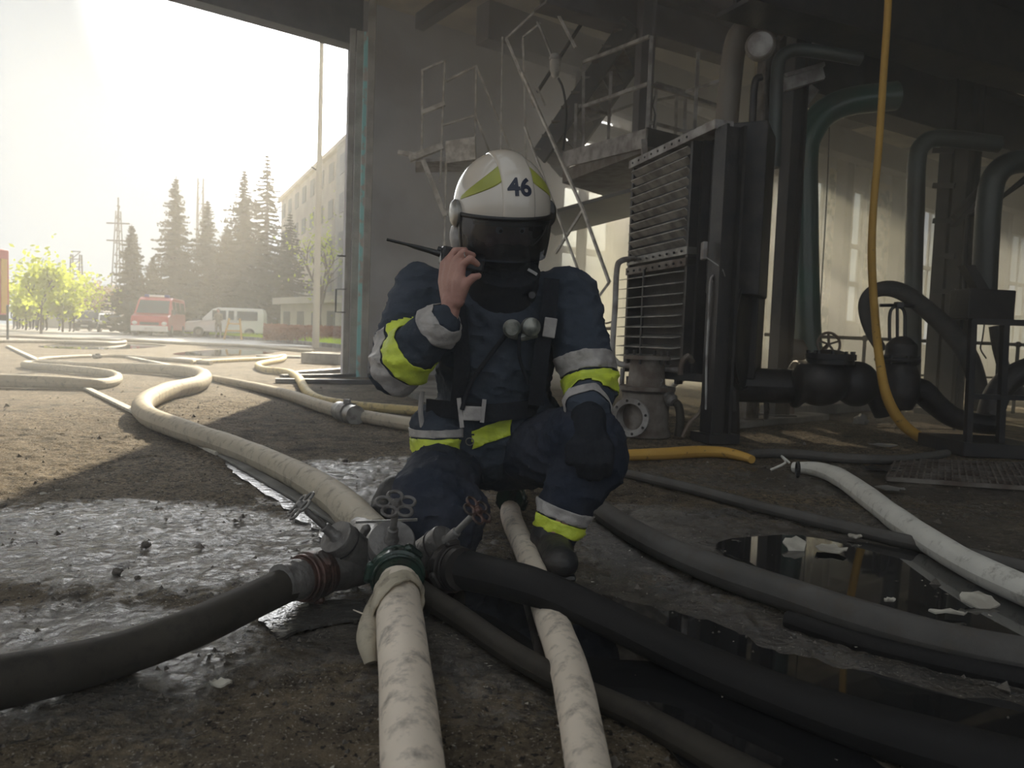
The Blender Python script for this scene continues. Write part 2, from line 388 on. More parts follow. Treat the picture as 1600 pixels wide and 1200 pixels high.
# ================================================================== structure
# ---- floor: a fine relief near the camera, plain slab beyond
def relief(x, y):
    e = min(1, max(0, min(x+3.4, 3.8-x, y-.25, 6.6-y))/.6)
    return e*(.008*noise.noise(V(x*5, y*5, 0))+.008*noise.noise(V(x*16, y*16, 3))+.0065*noise.noise(V(x*38, y*38, 5)))
mb = MB(); st = .014; nx = int(7.2/st); ny = int(6.4/st)
for i in range(ny+1):
    for j in range(nx+1):
        x = -3.4+7.2*j/nx; y = .25+6.4*i/ny; mb.v.append((x, y, relief(x, y)-.0045))
mb.f = [(i*(nx+1)+j, i*(nx+1)+j+1, (i+1)*(nx+1)+j+1, (i+1)*(nx+1)+j) for i in range(ny) for j in range(nx)]
x0, x1, y0, y1 = -3.4, 3.8, .25, 6.65
b = len(mb.v)
for (a, c, d, e) in ((-14, x0, -14, 30), (x1, 34, -14, 30), (x0, x1, -14, y0), (x0, x1, y1, 30)):
    mb.add([(a,d,-.0045),(c,d,-.0045),(c,e,-.0045),(a,e,-.0045)], [(0,1,2,3)])
fl = link('floor', mb.mesh('floor'), M_floor, smooth=True, kind='structure')
# ---- yard outside
mb = MB(); mb.hexa([V(-90,9.5,-.4), V(60,9.5,-.4), V(60,150,-.4), V(-90,150,-.4), V(-90,9.5,-.012), V(60,9.5,-.012), V(60,150,-.012), V(-90,150,-.012)])
mb.build('ground', M_asph, kind='structure')
# ---- facade wall with the gate and the window bays
ZT = 6.2
bays = [(3.95, 5.15, .35, 3.35), (5.45, 6.65, .35, 3.35), (7.2, 8.4, .6, 4.4), (9.0, 10.0, .6, 4.4), (10.9, 11.95, .6, 4.6), (12.75, 13.7, 1.3, 4.6),
        (16.7, 18.3, .8, 4.6), (19.4, 21.2, .8, 4.6), (22.1, 24.6, .8, 4.6), (26, 28, .8, 4.6)]
mb = MB()
edges = [0.0]+[e for b_ in bays for e in b_[:2]]+[33]
for i in range(0, len(edges), 2): mb.fbox(edges[i], edges[i+1], -.15, 0, 0, ZT)
for a, c, z0, z1 in bays: mb.fbox(a, c, -.15, 0, 0, z0); mb.fbox(a, c, -.15, 0, z1+ (1.25 if a < 7 else 0), ZT)
for a, c, z0, z1 in bays[:2]: mb.fbox(a, c, -.15, 0, z1, z1+.35)
mb.fbox(-14, 0, -.15, 0, 4.72, ZT)
mb.build('wall_facade', M_facade, kind='structure')
# peeling plaster skin on the pier between the far windows
mb = MB(); mb.fbox(13.75, 16.65, 0, .03, .9, 4.9); mb.fbox(12.0, 12.7, 0, .03, .4, 4.9)
mb.build('wall_plaster', M_peel, kind='structure')
# windows
k = 0
for a, c, z0, z1 in bays:
    k += 1
    w_ = struct('window_%d' % k)
    f = MB(); f.fbox(a, c, -.13, -.07, z0, z0+.07); f.fbox(a, c, -.13, -.07, z1-.07, z1); f.fbox(a, a+.07, -.13, -.07, z0, z1); f.fbox(c-.07, c, -.13, -.07, z0, z1)
    fr = f.build('window_frame', M_white, w_)
    nv = max(1, round((c-a)/.6)); zs = [z0+.62*(z1-z0)] if z1 < 4 else [z0+.3*(z1-z0), z0+.58*(z1-z0)]
    for i in range(1, nv):
        t = a+(c-a)*i/nv; MB().fbox(t-.035, t+.035, -.125, -.075, z0+.07, z1-.07).build('mullion', M_white, w_)
    for z in zs: MB().fbox(a+.07, c-.07, -.125, -.075, z-.06, z+.06).build('transom', M_white, w_)
    zz = [z0]+zs+[z1]
    for i in range(nv):
        for q in range(len(zz)-1):
            if (i*3+q*5+k) % 7 == 3: continue      # some panes are gone
            t0 = a+(c-a)*i/nv; t1 = a+(c-a)*(i+1)/nv
            MB().fbox(t0+.03, t1-.03, -.105, -.095, zz[q]+.05, zz[q+1]-.05).build('pane', M_pane, w_)
# interior sun-bleached sill strip and facade pilasters
for i, t in enumerate((5.3, 8.7, 12.4, 15.0, 18.8, 21.5, 25.3)):
    MB().fbox(t-.14, t+.14, 0, .3, 0, ZT).build('pilaster', M_beam, kind='structure')
# ---- other walls, ceiling
MB().fbox(1.5, 33, 17, 17.3, 0, ZT).fbox(-14, 1.5, 17, 17.3, 4.9, ZT).build('wall_back', M_conc, kind='structure')  # unseen left part kept open below, to let in light from behind the camera
MB().fbox(33, 33.3, -.4, 17, 0, ZT).build('wall_right', M_conc, kind='structure')
cl = struct('ceiling')
for i in range(0, 16):
    for j in range(0, 6):
        t0 = -14+i*3.0; n0 = -.4+j*3.0
        if t0 < -3 and n0 > 5: continue          # unseen roof bay left open to let in fill light from above
        MB().fbox(t0+.02, t0+2.98, n0+.02, n0+2.98, ZT-.9+.0, ZT-.78).build('ceiling_panel', M_ceil, cl)
MB().fbox(-2, 34, -.5, 17.6, ZT, ZT+.15).fbox(-14.2, -2, -.5, 5.6, ZT, ZT+.15).build('roof', M_conc, kind='structure')  # roof left off over the open bay as well, for the fill light
# roof beams running along the facade, ribs across
for i, (n, z, h) in enumerate(((1.5, 4.55, .5), (4.0, 4.55, .6), (7.0, 4.6, .7), (10.2, 4.6, .7))):
    o = MB().fbox(-14 if i > 1 else 1.2, 32, n-.15, n+.15, z, z+h).build('roof_beam', M_beam, kind='structure')
for i in range(12):
    t = -2+i*3.0
    if i < 1: continue
    MB().fbox(t-.07, t+.07, .1, 17, ZT-1.12, ZT-.9).build('ceiling_rib', M_dark, kind='structure')
# lintel strip over the gate and the gate frame
MB().fbox(-14, .05, 0, .25, 4.55, 5.2).build('trim_1', M_dark, kind='structure')
door = struct('door_1')
def post(px, wpx, Y, m, z1=4.75, nm='door_post'):
    c = P(px, 560, Y); wd = wpx/1150*Y
    return MB().box((c.x, c.y, z1/2), (wd, .1, z1), Matrix.Rotation(math.atan2(DA.y, DA.x)*.4, 3, 'Z')).build(nm, m, door, bevel=.005)
post(540, 9, 10.35, M_doorg); post(552, 12, 10.30, M_doorg, 4.7); post(560.5, 7, 10.2, M_teal, 4.65); post(569, 11, 10.15, M_doorg, 5.1)
c = P(536, 470, 10.3); MB().tube([c+V(.04,0,.16), c+V(-.1,0,.16), c+V(-.1,0,-.16), c+V(.04,0,-.16)], .012, 6).build('door_handle', M_dark, door)
c = P(536, 400, 10.3); MB().tube([c+V(.04,0,.0), c+V(-.08,0,.0)], .012, 6).build('door_bolt', M_dark, door)
# threshold rails
for (a, b_, h) in (((430, 598), (640, 601), .05), ((440, 590), (600, 588), .04)):
    MB().bar(G(*a)+V(0,0,h/2), G(*b_)+V(0,0,h/2), .10, h).build('trim_2', M_dark, kind='structure')
# low concrete plinth inside right of the gate
p0 = G(592, 606); p1 = G(700, 640); MB().hexa([p0, p1, p1+V(.3,.9,0), p0+V(.6,1.1,0)]+[q+V(0,0,.05) for q in (p0, p1, p1+V(.3,.9,0), p0+V(.6,1.1,0))]).build('trim_3', M_conc, kind='structure')
# ---- haze

hz = MB(); hz.hexa([F(-60,-.5,.01), F(60,-.5,.01), F(60,-90,.01), F(-60,-90,.01), F(-60,-.5,26), F(60,-.5,26), F(60,-90,26), F(-60,-90,26)])
hz.build('haze', M_hazeo, label='thin bright dust haze hanging over the yard beyond the gate', kind='stuff')
hz = MB(); hz.hexa([F(-.2,.02,.03), F(32.9,.02,.03), F(32.9,8.0,.03), F(-.2,8.0,.03), F(-.2,.02,5.2), F(32.9,.02,5.2), F(32.9,8.0,5.2), F(-.2,8.0,5.2)])
hz.build('smoke', M_hazei, label='thin grey smoke drifting through the hall in front of the windows', kind='stuff')
hz = MB(); hz.hexa([F(-13,.02,.02), F(32.8,.02,.02), F(32.8,14,.02), F(-13,14,.02), F(-13,.02,5.25), F(32.8,.02,5.25), F(32.8,14,5.25), F(-13,14,5.25)])
hz.build('smoke', M_hazev, label='fainter pale smoke filling the whole hall and gateway', kind='stuff')

hz = MB(); hz.hexa([F(-.05,.03,.03), F(9,.03,.03), F(4.2,3.6,.03), F(1.3,3.6,.03), F(-.05,.03,5.2), F(9,.03,5.2), F(4.2,3.6,5.2), F(1.3,3.6,5.2)])
hz.build('smoke', M_hazeg, label='denser light grey smoke hanging before the dark wall beside the gate', kind='stuff')  # smoke thickened here to brighten the wall, in place of veiling glare

hz = MB(); hz.hexa([F(8.8,.35,.03), F(21,.35,.03), F(17,4.2,.03), F(10,4.2,.03), F(8.8,.35,5.2), F(21,.35,5.2), F(17,4.2,5.2), F(10,4.2,5.2)])
hz.build('smoke', M_hazew, label='warm sunlit smoke glowing before the far windows and plaster pier', kind='stuff')

# ================================================================== outdoors
def gy(px, py): return G(px, py)
# kerb with its grass strip
ka, kb, kc = gy(283, 523.5), gy(400, 531), gy(545, 545)
mb = MB()
for a, b_ in ((ka, kb), (kb, kc)): mb.bar(a+V(0,0,.07), b_+V(0,0,.07), .35, .17)
kerb = mb.build('kerb', M_conc, kind='structure')
mb = MB(); mb.add([ka+V(0,.2,.16), kb+V(0,.2,.16), kc+V(0,.2,.16), kc+V(2,25,.16), ka+V(0,22,.16)], [(0,1,2,3,4)])
verge = mb.build('verge', M_grass, kind='structure')
rnd = random.Random(3); mb = MB()
for i in range(2600):
    u = rnd.random(); a = ka.lerp(kb, u/.55) if u < .55 else kb.lerp(kc, (u-.55)/.45)
    q = a+V(rnd.uniform(-.3,.3), rnd.uniform(.15, 3.2), .14); h = rnd.uniform(.12,.3); d = rnd.uniform(-.08,.08)
    mb.add([q+V(-.02,0,0), q+V(.02,0,0), q+V(d,d,h)], [(0,1,2)])
mb.build('grass', leafmat('grass_blade', (.42,.55,.05), (.50,.60,.06), .6), label='bright green grass along the kerb', kind='stuff')

def spruce(px, pbase, ptop, dist, label, wide=1.0, sparse=1.0, seed=1):
    rnd = random.Random(seed); base = P(px, pbase, dist); base.z = 0; h = P(px, ptop, dist).z
    r0 = thing('spruce_tree', label, 'tree', base, 'spruces behind the parked vans')
    lean = P(px, ptop, dist); lean = V(base.x, base.y, 0)
    MB().tube([base, base+V(.1,0,h*.5), base+V(.0,0,h)], [h*.016, h*.01, h*.002], 7, smooth=2).build('trunk', M_bark, r0)
    mb = MB(); n = int(54*sparse)
    for i in range(n):
        z = h*(.06+.93*(i/n)**.9); rad = wide*h*.28*(1-(z/h))**.85*rnd.uniform(.75,1.15)+.05
        for k_ in range(rnd.choice((6,7,8,9))):
            a = rnd.uniform(0, 2*math.pi); L = rad*rnd.uniform(.55,1.1); dr = V(math.cos(a), math.sin(a), 0); sd = V(-dr.y, dr.x, 0)
            m_ = max(4, int(L/.16))
            for s in range(m_):
                u = (s+rnd.random())/m_; p = base+V(0,0,z)+dr*(L*u)+V(0,0,-L*.38*u+L*.22*u*u)
                for e in (-1, 1):
                    wl = (.14+.36*(1-u*.6))*min(1.2, .12+rad*.45)
                    q = p+sd*(e*wl*rnd.uniform(.6,1.1))+dr*(.2*wl)+V(0,0,-rnd.uniform(.1,.5)*wl)
                    t_ = V(0,0,.07)+dr*.06
                    mb.add([p+t_, p-t_, q-t_*.4, q+t_*.6], [(0,1,2,3)])
    mb.build('foliage', M_spruce, r0, kind='stuff')
    return r0
spruce(205, 516, 350, 52, 'shortest dark spruce standing left of the red van', 1.15, 1.0, 1)
spruce(273, 516, 275, 56, 'spruce with a thin tip rising right behind the red van', .95, 1.1, 2)
spruce(322, 516, 310, 60, 'low spruce between the taller ones behind the vans', 1.1, 1.0, 3)
spruce(378, 516, 262, 58, 'broad tall spruce above the white van', 1.15, 1.1, 4)
spruce(413, 516, 236, 62, 'tallest spruce with a sparse see-through top', .95, .85, 5)
spruce(238, 516, 400, 60, 'low spruce filling the gap left of the red van roof', 1.3, 1.0, 6)
spruce(352, 516, 350, 63, 'short bushy spruce hidden in the middle of the row', 1.4, 1.0, 8)
spruce(450, 518, 330, 66, 'pale hazy spruce in front of the apartment block', 1.2, .8, 9)

def leafy(px, pbase, dist, h, rad, label, m, n=1800, seed=1, bare=.35, group=None, ls=.13):
    rnd = random.Random(seed); base = P(px, pbase, dist); base.z = 0
    r0 = thing('leafy_tree', label, 'tree', base, group)
    mb = MB(); tips = []
    def br(p, d, L, r, lv):
        q = p+d*L; mb.tube([p, (p+q)/2+V(rnd.uniform(-.05,.05)*L, 0, 0), q], [r, r*.8, r*.6], 6, cap=False)
        tips.append(q)
        if lv:
            for _ in range(4 if lv > 1 else 3):
                dd = (d+V(rnd.uniform(-.9,.9), rnd.uniform(-.9,.9), rnd.uniform(-.1,.6))).normalized()
                br(p+d*L*rnd.uniform(.6,1), dd, L*.6, r*.55, lv-1)
    br(base, V(.03,0,1), h*bare, h*.018, 3)
    mb.build('trunk', M_bark, r0)
    mb = MB(); c = base+V(0,0,h*.66)
    for i in range(n):
        tpt = tips[rnd.randrange(len(tips))] if rnd.random() < .5 else c+V(rnd.gauss(0,.45)*rad, rnd.gauss(0,.45)*rad, rnd.gauss(0,.40)*h*.42)
        p = tpt+V(rnd.gauss(0,.25), rnd.gauss(0,.25), rnd.gauss(0,.22)); s = ls*rnd.uniform(.6,1.4)
        if p.z < .1: continue
        a = V(rnd.gauss(0,1), rnd.gauss(0,1), rnd.gauss(0,1)).normalized(); b_ = a.orthogonal().normalized()
        mb.add([p-a*s, p+b_*s*.6, p+a*s, p-b_*s*.6], [(0,1,2,3)])
    mb.build('foliage', m, r0, kind='stuff'); return r0
leafy(64, 515, 38, 4.1, 1.25, 'slender yellow-green tree with a bare forked trunk left of the standing people', M_leafy, 900, 11, .42)
leafy(98, 516, 48, 4.0, 2.2, 'bright lime green bushy tree behind the standing people', M_leafy, 3200, 12, .25)
leafy(40, 516, 50, 3.4, 1.6, 'lime green bushy tree behind the fire engine tail', M_leafy, 2200, 15, .25)
leafy(142, 516, 70, 4.6, 2.2, 'brownish bush at the far end of the yard', M_leafb, 2200, 13, .25)
leafy(500, 530, 40, 7.5, 1.5, 'yellow leafed tree beside the tall lamp post', M_leafy, 500, 14, .4, ls=.09)
# yellow-green trees seen through the windows
for i, (t, n, h) in enumerate(((4.6, -9, 3.4), (9.0, -12, 4.5), (13.5, -16, 2.6), (22.5, -20, 3.4), (29, -22, 4))):
    p = F(t+2.2, n, 0); r0 = leafy(0, 0, 10, h, 1.6, ['yellow-green tree outside the lattice window', 'yellow-green tree outside behind the louvred cooler', 'yellow-green tree outside the plaster pier', 'yellow-green tree outside the far windows', 'tall yellow-green tree outside the farthest window'][i], M_leafy, 1300, 30+i, .3)
    d = p-Vector(r0.location)
    r0.location = p
# red bushes and sheds behind the verge
rnd = random.Random(9); mb = MB()
for i in range(3000):
    px = rnd.uniform(412, 535); p = P(px, 530, 36+rnd.uniform(-1,2)); p.z = rnd.uniform(.15, .9)
    s = .09; a = V(rnd.gauss(0,1), rnd.gauss(0,1), rnd.gauss(0,1)).normalized(); b_ = a.orthogonal().normalized()
    mb.add([p-a*s, p+b_*s*.6, p+a*s, p-b_*s*.6], [(0,1,2,3)])
hd = mb.build('hedge', leafmat('red_leaves', (.26,.10,.07), (.32,.17,.10), .4), label='low reddish hedge behind the kerb', cat='hedge')

def building(name, label, a, b_, h, depth, nw, nf, roof=True):
    r0 = thing(name, label, 'building', a)
    d = (b_-a); L = d.length; d = d.normalized(); n = V(d.y, -d.x, 0)
    if n.y > 0: n = -n
    MB().hexa([a, b_, b_-n*depth, a-n*depth]+[q+V(0,0,h) for q in (a, b_, b_-n*depth, a-n*depth)]).build('wall', M_bldg, r0)
    if roof: MB().hexa([q+V(0,0,h) for q in (a+n*.4-d*.4, b_+n*.4+d*.4, b_-n*depth, a-n*depth)]+[q+V(0,0,h+.4) for q in (a+n*.4-d*.4, b_+n*.4+d*.4, b_-n*depth, a-n*depth)]).build('roof', M_bldg, r0)
    fh = h/nf
    for i in range(nw):
        for j in range(nf):
            c = a+d*(L*(i+.5)/nw)+V(0,0,fh*(j+.55))
            ww = L/nw*.45; hh = fh*.5
            q = [c-d*ww/2-V(0,0,hh/2), c+d*ww/2-V(0,0,hh/2), c+d*ww/2+V(0,0,hh/2), c-d*ww/2+V(0,0,hh/2)]
            MB().hexa([p-n*.05 for p in q]+[p+n*.06 for p in q]).build('window', M_bwin, r0)
    return r0
a = P(436, 520, 92); a.z = 0; b_ = P(560, 525, 58); b_.z = 0
building('apartment_block', 'pale long apartment block fading into the haze beside the lamp post', a, b_, 16.5, 12, 9, 5)
a = P(438, 520, 48); a.z = 0; b_ = P(530, 525, 42); b_.z = 0
building('shed', 'low pale shed with a dark window behind the reddish hedge', a, b_, 2.3, 3, 4, 1)
a = P(22, 512, 90); a.z = 0; b_ = P(165, 514, 86); b_.z = 0
building('low_building', 'low grey building at the far left end of the yard', a, b_, 4.6, 8, 7, 1)
# lamp post
q = G(494, 534); t0 = thing('lamp_post', 'tall thin concrete lamp post on the grass verge', 'lamp post', q)
q.y = 28; q = P(494, 500, 28); q.z = 0
MB().tube([q, q+V(0,0,5), q+V(0,0,13)], [.14, .11, .08], 10).build('pole', M_bldg, t0, smooth=True)
MB().tube([q+V(0,0,6.6), q+V(-.7,0,7.0), q+V(-1.0,0,7.02)], .025, 6).build('bracket', M_dark, t0)
# pylons
def pylon(px, pb, pt, dist, wid, arms, name, label, cat):
    b0 = P(px, pb, dist); b0.z = 0; h = P(px, pt, dist).z; r0 = thing(name, label, cat, b0)
    mb = MB()
    for sx in (-1, 1):
        for sy in (-1, 1): mb.bar(b0+V(sx*wid, sy*wid, 0), b0+V(sx*wid*(.25 if arms else .85), sy*wid*.3, h*(.96)), .14)
    k_ = 10
    for i in range(k_):
        z0 = h*i/k_; z1 = h*(i+1)/k_; f0 = wid*(1-(.72 if arms else .15)*i/k_); f1 = wid*(1-(.72 if arms else .15)*(i+1)/k_)
        mb.bar(b0+V(-f0,0,z0), b0+V(f1,0,z1), .09); mb.bar(b0+V(-f1,0,z1), b0+V(f1,0,z1), .12)
    mb.build('lattice', M_dark, r0)
    for f in arms: MB().bar(b0+V(-wid*2.0,0,h*f), b0+V(wid*2.0,0,h*f), .2).build('cross_arm', M_dark, r0)
    if arms: MB().bar(b0+V(0,0,h*.9), b0+V(0,0,h*1.07), .15).build('mast_tip', M_dark, r0)
pylon(184, 515, 322, 110, .85, (.72, .86), 'pylon', 'dark lattice power pylon rising above the left spruce', 'pylon')
pylon(119, 515, 393, 100, .7, (), 'lattice_tower', 'small ladder-like lattice tower above the green trees', 'tower')
pylon(311, 515, 268, 120, .5, (), 'antenna_mast', 'slim antenna mast poking up between the spruces', 'mast')
building('gatehouse', 'small grey block under the ladder-like tower', P(104,512,84)*1, P(140,512,84)*1, 4.4, 4, 1, 2)

# ---- vehicles
def van(name, label, cat, px, Y, yaw, body, low, Ln, W, H, hood, lightbar):
    """profile along x (front = +x) extruded over the width; stands on its wheels"""
    p = P(px, 515, Y); p.z = 0
    r0 = thing(name, label, cat, p); rot = Matrix.Rotation(yaw, 4, 'Z'); T = Matrix.Translation(p) @ rot
    def X(x, y, z): return T @ V(x, y, z)
    h1 = H*.50; hw = W/2
    prof = [(Ln/2, .35), (Ln/2, h1*.80), (Ln/2-.15, h1), (Ln/2-hood, h1*1.12), (Ln/2-hood-.75, H*.94), (Ln/2-hood-1.1, H), (-Ln/2+.1, H), (-Ln/2, H*.85), (-Ln/2, .35)]
    vs = []; n = len(prof)
    for y, k_ in ((-hw, 1), (hw, 1)):
        for x, z in prof: vs.append(X(x, y*(1 if z < h1*1.2 else .90), z))
    fs = [tuple(range(n)), tuple(reversed(range(n, 2*n)))]+[(i, (i+1)%n, n+(i+1)%n, n+i) for i in range(n)]
    MB().add(vs, fs).build('body', body, r0, bevel=.06)
    # windscreen, side windows
    a = (Ln/2-hood+.02, h1*1.16); b2 = (Ln/2-hood-.72, H*.92); e = .035
    MB().hexa([X(a[0]+e, -hw*.86, a[1]), X(a[0]+e, hw*.86, a[1]), X(b2[0]+e, hw*.80, b2[1]), X(b2[0]+e, -hw*.80, b2[1]), X(a[0]-e, -hw*.86, a[1]), X(a[0]-e, hw*.86, a[1]), X(b2[0]-e, hw*.80, b2[1]), X(b2[0]-e, -hw*.80, b2[1])]).build('windscreen', M_win, r0)
    for s in (-1, 1):
        for (xa, xb) in ((Ln/2-hood-.75, Ln/2-hood-1.6), (Ln/2-hood-1.75, -Ln/2+1.9), (-Ln/2+1.7, -Ln/2+.4)):
            q = [(xa, s*hw*1.0, h1*1.2), (xb, s*hw*1.0, h1*1.2), (xb, s*hw*.915, H*.90), (xa, s*hw*.915, H*.90)]
            MB().hexa([X(x, y-s*.05, z) for x, y, z in q]+[X(x, y+s*.012, z) for x, y, z in q]).build('side_window', M_win, r0)
    for sx in (1, -1):
        for s in (-1, 1):
            c = V(sx*Ln*.32, s*hw*.93, .34); w_ = MB().lathe(X(c.x, c.y-s*.1, c.z), rot.to_3x3() @ V(0, s, 0), [(0,.1), (0,.34), (.18,.34), (.2,.2)], 18).build('wheel', M_rub, r0)
            MB().lathe(X(c.x, c.y+s*.08, c.z), rot.to_3x3() @ V(0, s, 0), [(0,.18), (.04,.17), (.05,.03)], 12).build('wheel_rim', M_alu, w_)
    MB().hexa([X(x, y, z) for z in (.28, .62) for x, y in ((Ln/2-.1,-hw), (Ln/2+.10,-hw*.95), (Ln/2+.10,hw*.95), (Ln/2-.1,hw))]).build('bumper', low, r0, bevel=.03)
    MB().hexa([X(x, y, z) for z in (.66, .82) for x, y in ((Ln/2-.1,-hw*.5), (Ln/2+.03,-hw*.5), (Ln/2+.03,hw*.5), (Ln/2-.1,hw*.5))]).build('grille', M_black, r0)
    MB().hexa([X(x, y, z) for z in (.38, .5) for x, y in ((Ln/2,-.26), (Ln/2+.12,-.26), (Ln/2+.12,.26), (Ln/2,.26))]).build('number_plate', M_white, r0)
    for s in (-1, 1):
        MB().ball(X(Ln/2-.03, s*hw*.78, .76), (.09,.16,.12), 10, 6, rot.to_3x3()).build('headlight', M_vanw, r0, smooth=True)
        MB().box(X(Ln/2-hood-.1, s*(hw+.12), h1*1.25), (.1,.2,.3), rot.to_3x3()).build('wing_mirror', M_black, r0, bevel=.03)
    if lightbar:
        lb = MB().box(X(Ln/2-hood-1.3, 0, H+.08), (.35, W*.62, .13), rot.to_3x3()).build('light_bar', M_vanw, r0, bevel=.03)
        for s in (-1, 1): MB().box(X(Ln/2-hood-1.3, s*W*.27, H+.09), (.36, W*.12, .16), rot.to_3x3()).build('beacon', mat('beacon_blue', (.05,.07,.25), .3), lb)
    return r0
van('fire_van', 'red van with white bumper and a roof light bar facing the gate', 'van', 250, 46, R(-76), M_red, M_vanw, 5.6, 2.05, 2.35, .75, True)
van('white_van', 'white van with sloping nose parked side-on right of the red van', 'van', 354, 50, R(180+12), M_vanw, M_black, 5.0, 1.9, 2.0, 1.0, False)
van('parked_car', 'small pale car half hidden under the dark spruce', 'car', 172, 58, R(-60), M_vanw, M_black, 4.0, 1.7, 1.45, 1.0, False)
van('dark_car', 'dark car parked left of the small pale car', 'car', 148, 60, R(-80), M_dark, M_black, 4.0, 1.8, 1.7, .9, False)
# fire engine tail at the left edge
q = P(-50, 520, 25); q.z = 0; r0 = thing('fire_engine', 'rear end of a red fire engine at the left edge of the yard', 'fire engine', q)
MB().box(q+V(-1.1,0,1.95), (3.4,2.4,2.3)).build('body', M_red, r0, bevel=.05)
MB().box(q+V(.61,.9,1.8), (.04,.3,1.9)).build('trim_strip', M_hyel, r0)
MB().box(q+V(.61,-.3,1.8), (.05,1.7,1.7)).build('shutter', M_alu, r0)
MB().box(q+V(-1.1,0,.72), (3.3,2.3,.25)).build('chassis', M_black, r0)
MB().tube([q+V(.4,-.6,3.1), q+V(.4,-.6,3.55)], .06, 8).build('beacon', M_red, r0)
MB().box(q+V(.35,-1.2,.55), (.7,.1,.5)).build('mud_flap', M_black, r0)
for x in (0,):
    for s in (-1, 1): MB().lathe(q+V(-.5, s*1.0-.15, .5), V(0,1,0), [(0,.2), (0,.5), (.3,.5), (.3,.2)], 20).build('wheel', M_rub, r0)
# bollard post beside the engine
q = G(12, 531); MB().cyl(q, q+V(0,0,1.1), .035, seg=8).build('marker_post', M_dark, label='thin dark post standing right of the fire engine tail', cat='post')

def bystander(px, Y, cloth, label, arms=0, seed=0, h=1.75):
    p = P(px, 515, Y); p.z = 0; rnd = random.Random(seed); s = h/1.75; mb = MB()
    def q(x, y, z): return p+V(x, y, z)*s
    for sx in (-1, 1):
        mb.capsule(q(sx*.10,0,.88), .10*s, q(sx*.12,.02,.48), .075*s, 8); mb.capsule(q(sx*.12,.02,.48), .075*s, q(sx*.13,.03,.08), .05*s, 8); mb.ball(q(sx*.13,-.05,.05), (.05*s,.13*s,.05*s), 8, 6)
        e = q(sx*.27,-.02-.1*arms,1.12); mb.capsule(q(sx*.19,0,1.42), .065*s, e, .05*s, 8)
        mb.capsule(e, .05*s, q(sx*(.26-.16*arms),-.06-.2*arms,.86+.35*arms), .035*s, 8); mb.ball(q(sx*(.26-.16*arms),-.06-.2*arms,.80+.35*arms), .045*s, 8, 6)
    mb.capsule(q(0,0,.95), .15*s, q(0,0,1.38), .18*s, 10); mb.capsule(q(0,0,1.45), .06*s, q(0,0,1.55), .055*s, 8)
    r0 = link('person', remesh(mb, .03, 3), cloth, smooth=True, label=label, cat='person', group='bystanders in the yard')
    hd_ = MB(); hd_.ball(q(0,-.01,1.64), (.078*s,.095*s,.115*s), 12, 8); hd_.ball(q(0,-.11,1.63), (.015*s,.02*s,.03*s), 6, 5); hd_.build('head', M_skin, r0, smooth=True)
    MB().ball(q(0,.02,1.68), (.086*s,.10*s,.10*s), 10, 7).build('hair', M_black, r0, smooth=True)
    return r0
for i, (px, Y, lb, ar) in enumerate(((24, 52, 'person in dark clothes standing nearest the fire engine', 0), (33, 56, 'person in dark clothes second from the fire engine', 1),
        (44, 53, 'person in dark clothes in the middle of the left group', 0), (54, 57, 'person in dark clothes with folded arms under the slender tree', 1),
        (62, 50, 'tallest person in dark clothes at the foot of the slender tree', 0), (70, 52, 'person in dark clothes at the right end of the group', 0),
        (95, 56, 'person in dark clothes standing alone before the lime tree', 0), (112, 50, 'person in dark clothes nearest the parked cars', 1))):
    bystander(px, Y, [M_navy, M_blackc, M_dark][i % 3], lb, ar, i, 1.75+.03*(i % 3))
bystander(341, 44, mat('dull_cloth', (.20,.17,.13), .9), 'person in dull work clothes beside the white van', 1, 40)
# orange trestle near the white van
q = P(366, 525, 42); q.z = 0; r0 = thing('trestle', 'orange wooden trestle standing before the white van', 'trestle', q)
for sx in (-1, 1):
    MB().bar(q+V(sx*.5,-.2,0), q+V(sx*.3,0,1.2), .08).build('leg', M_hyel, r0)
MB().bar(q+V(-.35,0,.9), q+V(.35,0,.9), .08).build('rung', M_hyel, r0); MB().bar(q+V(-.42,-.1,.5), q+V(.42,-.1,.5), .08).build('rung', M_hyel, r0)
# concrete blocks and boards by the gate jamb, wires
def slab(name, label, cat, corners, h, m, dy=.5):
    a, b_ = G(*corners[0]), G(*corners[1]); n = V(0, dy, 0)
    return MB().hexa([a, b_, b_+n, a+n]+[q+V(0,0,h) for q in (a, b_, b_+n, a+n)]).build(name, m, bevel=.01, label=label, cat=cat)
slab('concrete_block', 'grey concrete block lying against the gate jamb', 'block', ((470, 567), (529, 570)), .20, M_conc, .8)
slab('board', 'dark charred board lying flat at the gate threshold', 'board', ((455, 588), (532, 582)), .06, M_dark, .5)
slab('board', 'pale board lying just outside the gate', 'board', ((400, 558), (468, 560)), .04, M_conc, .8)
slab('board', 'dark board beside the bend of the long beige hose', 'board', ((262, 563), (300, 566)), .05, M_dark, .4)

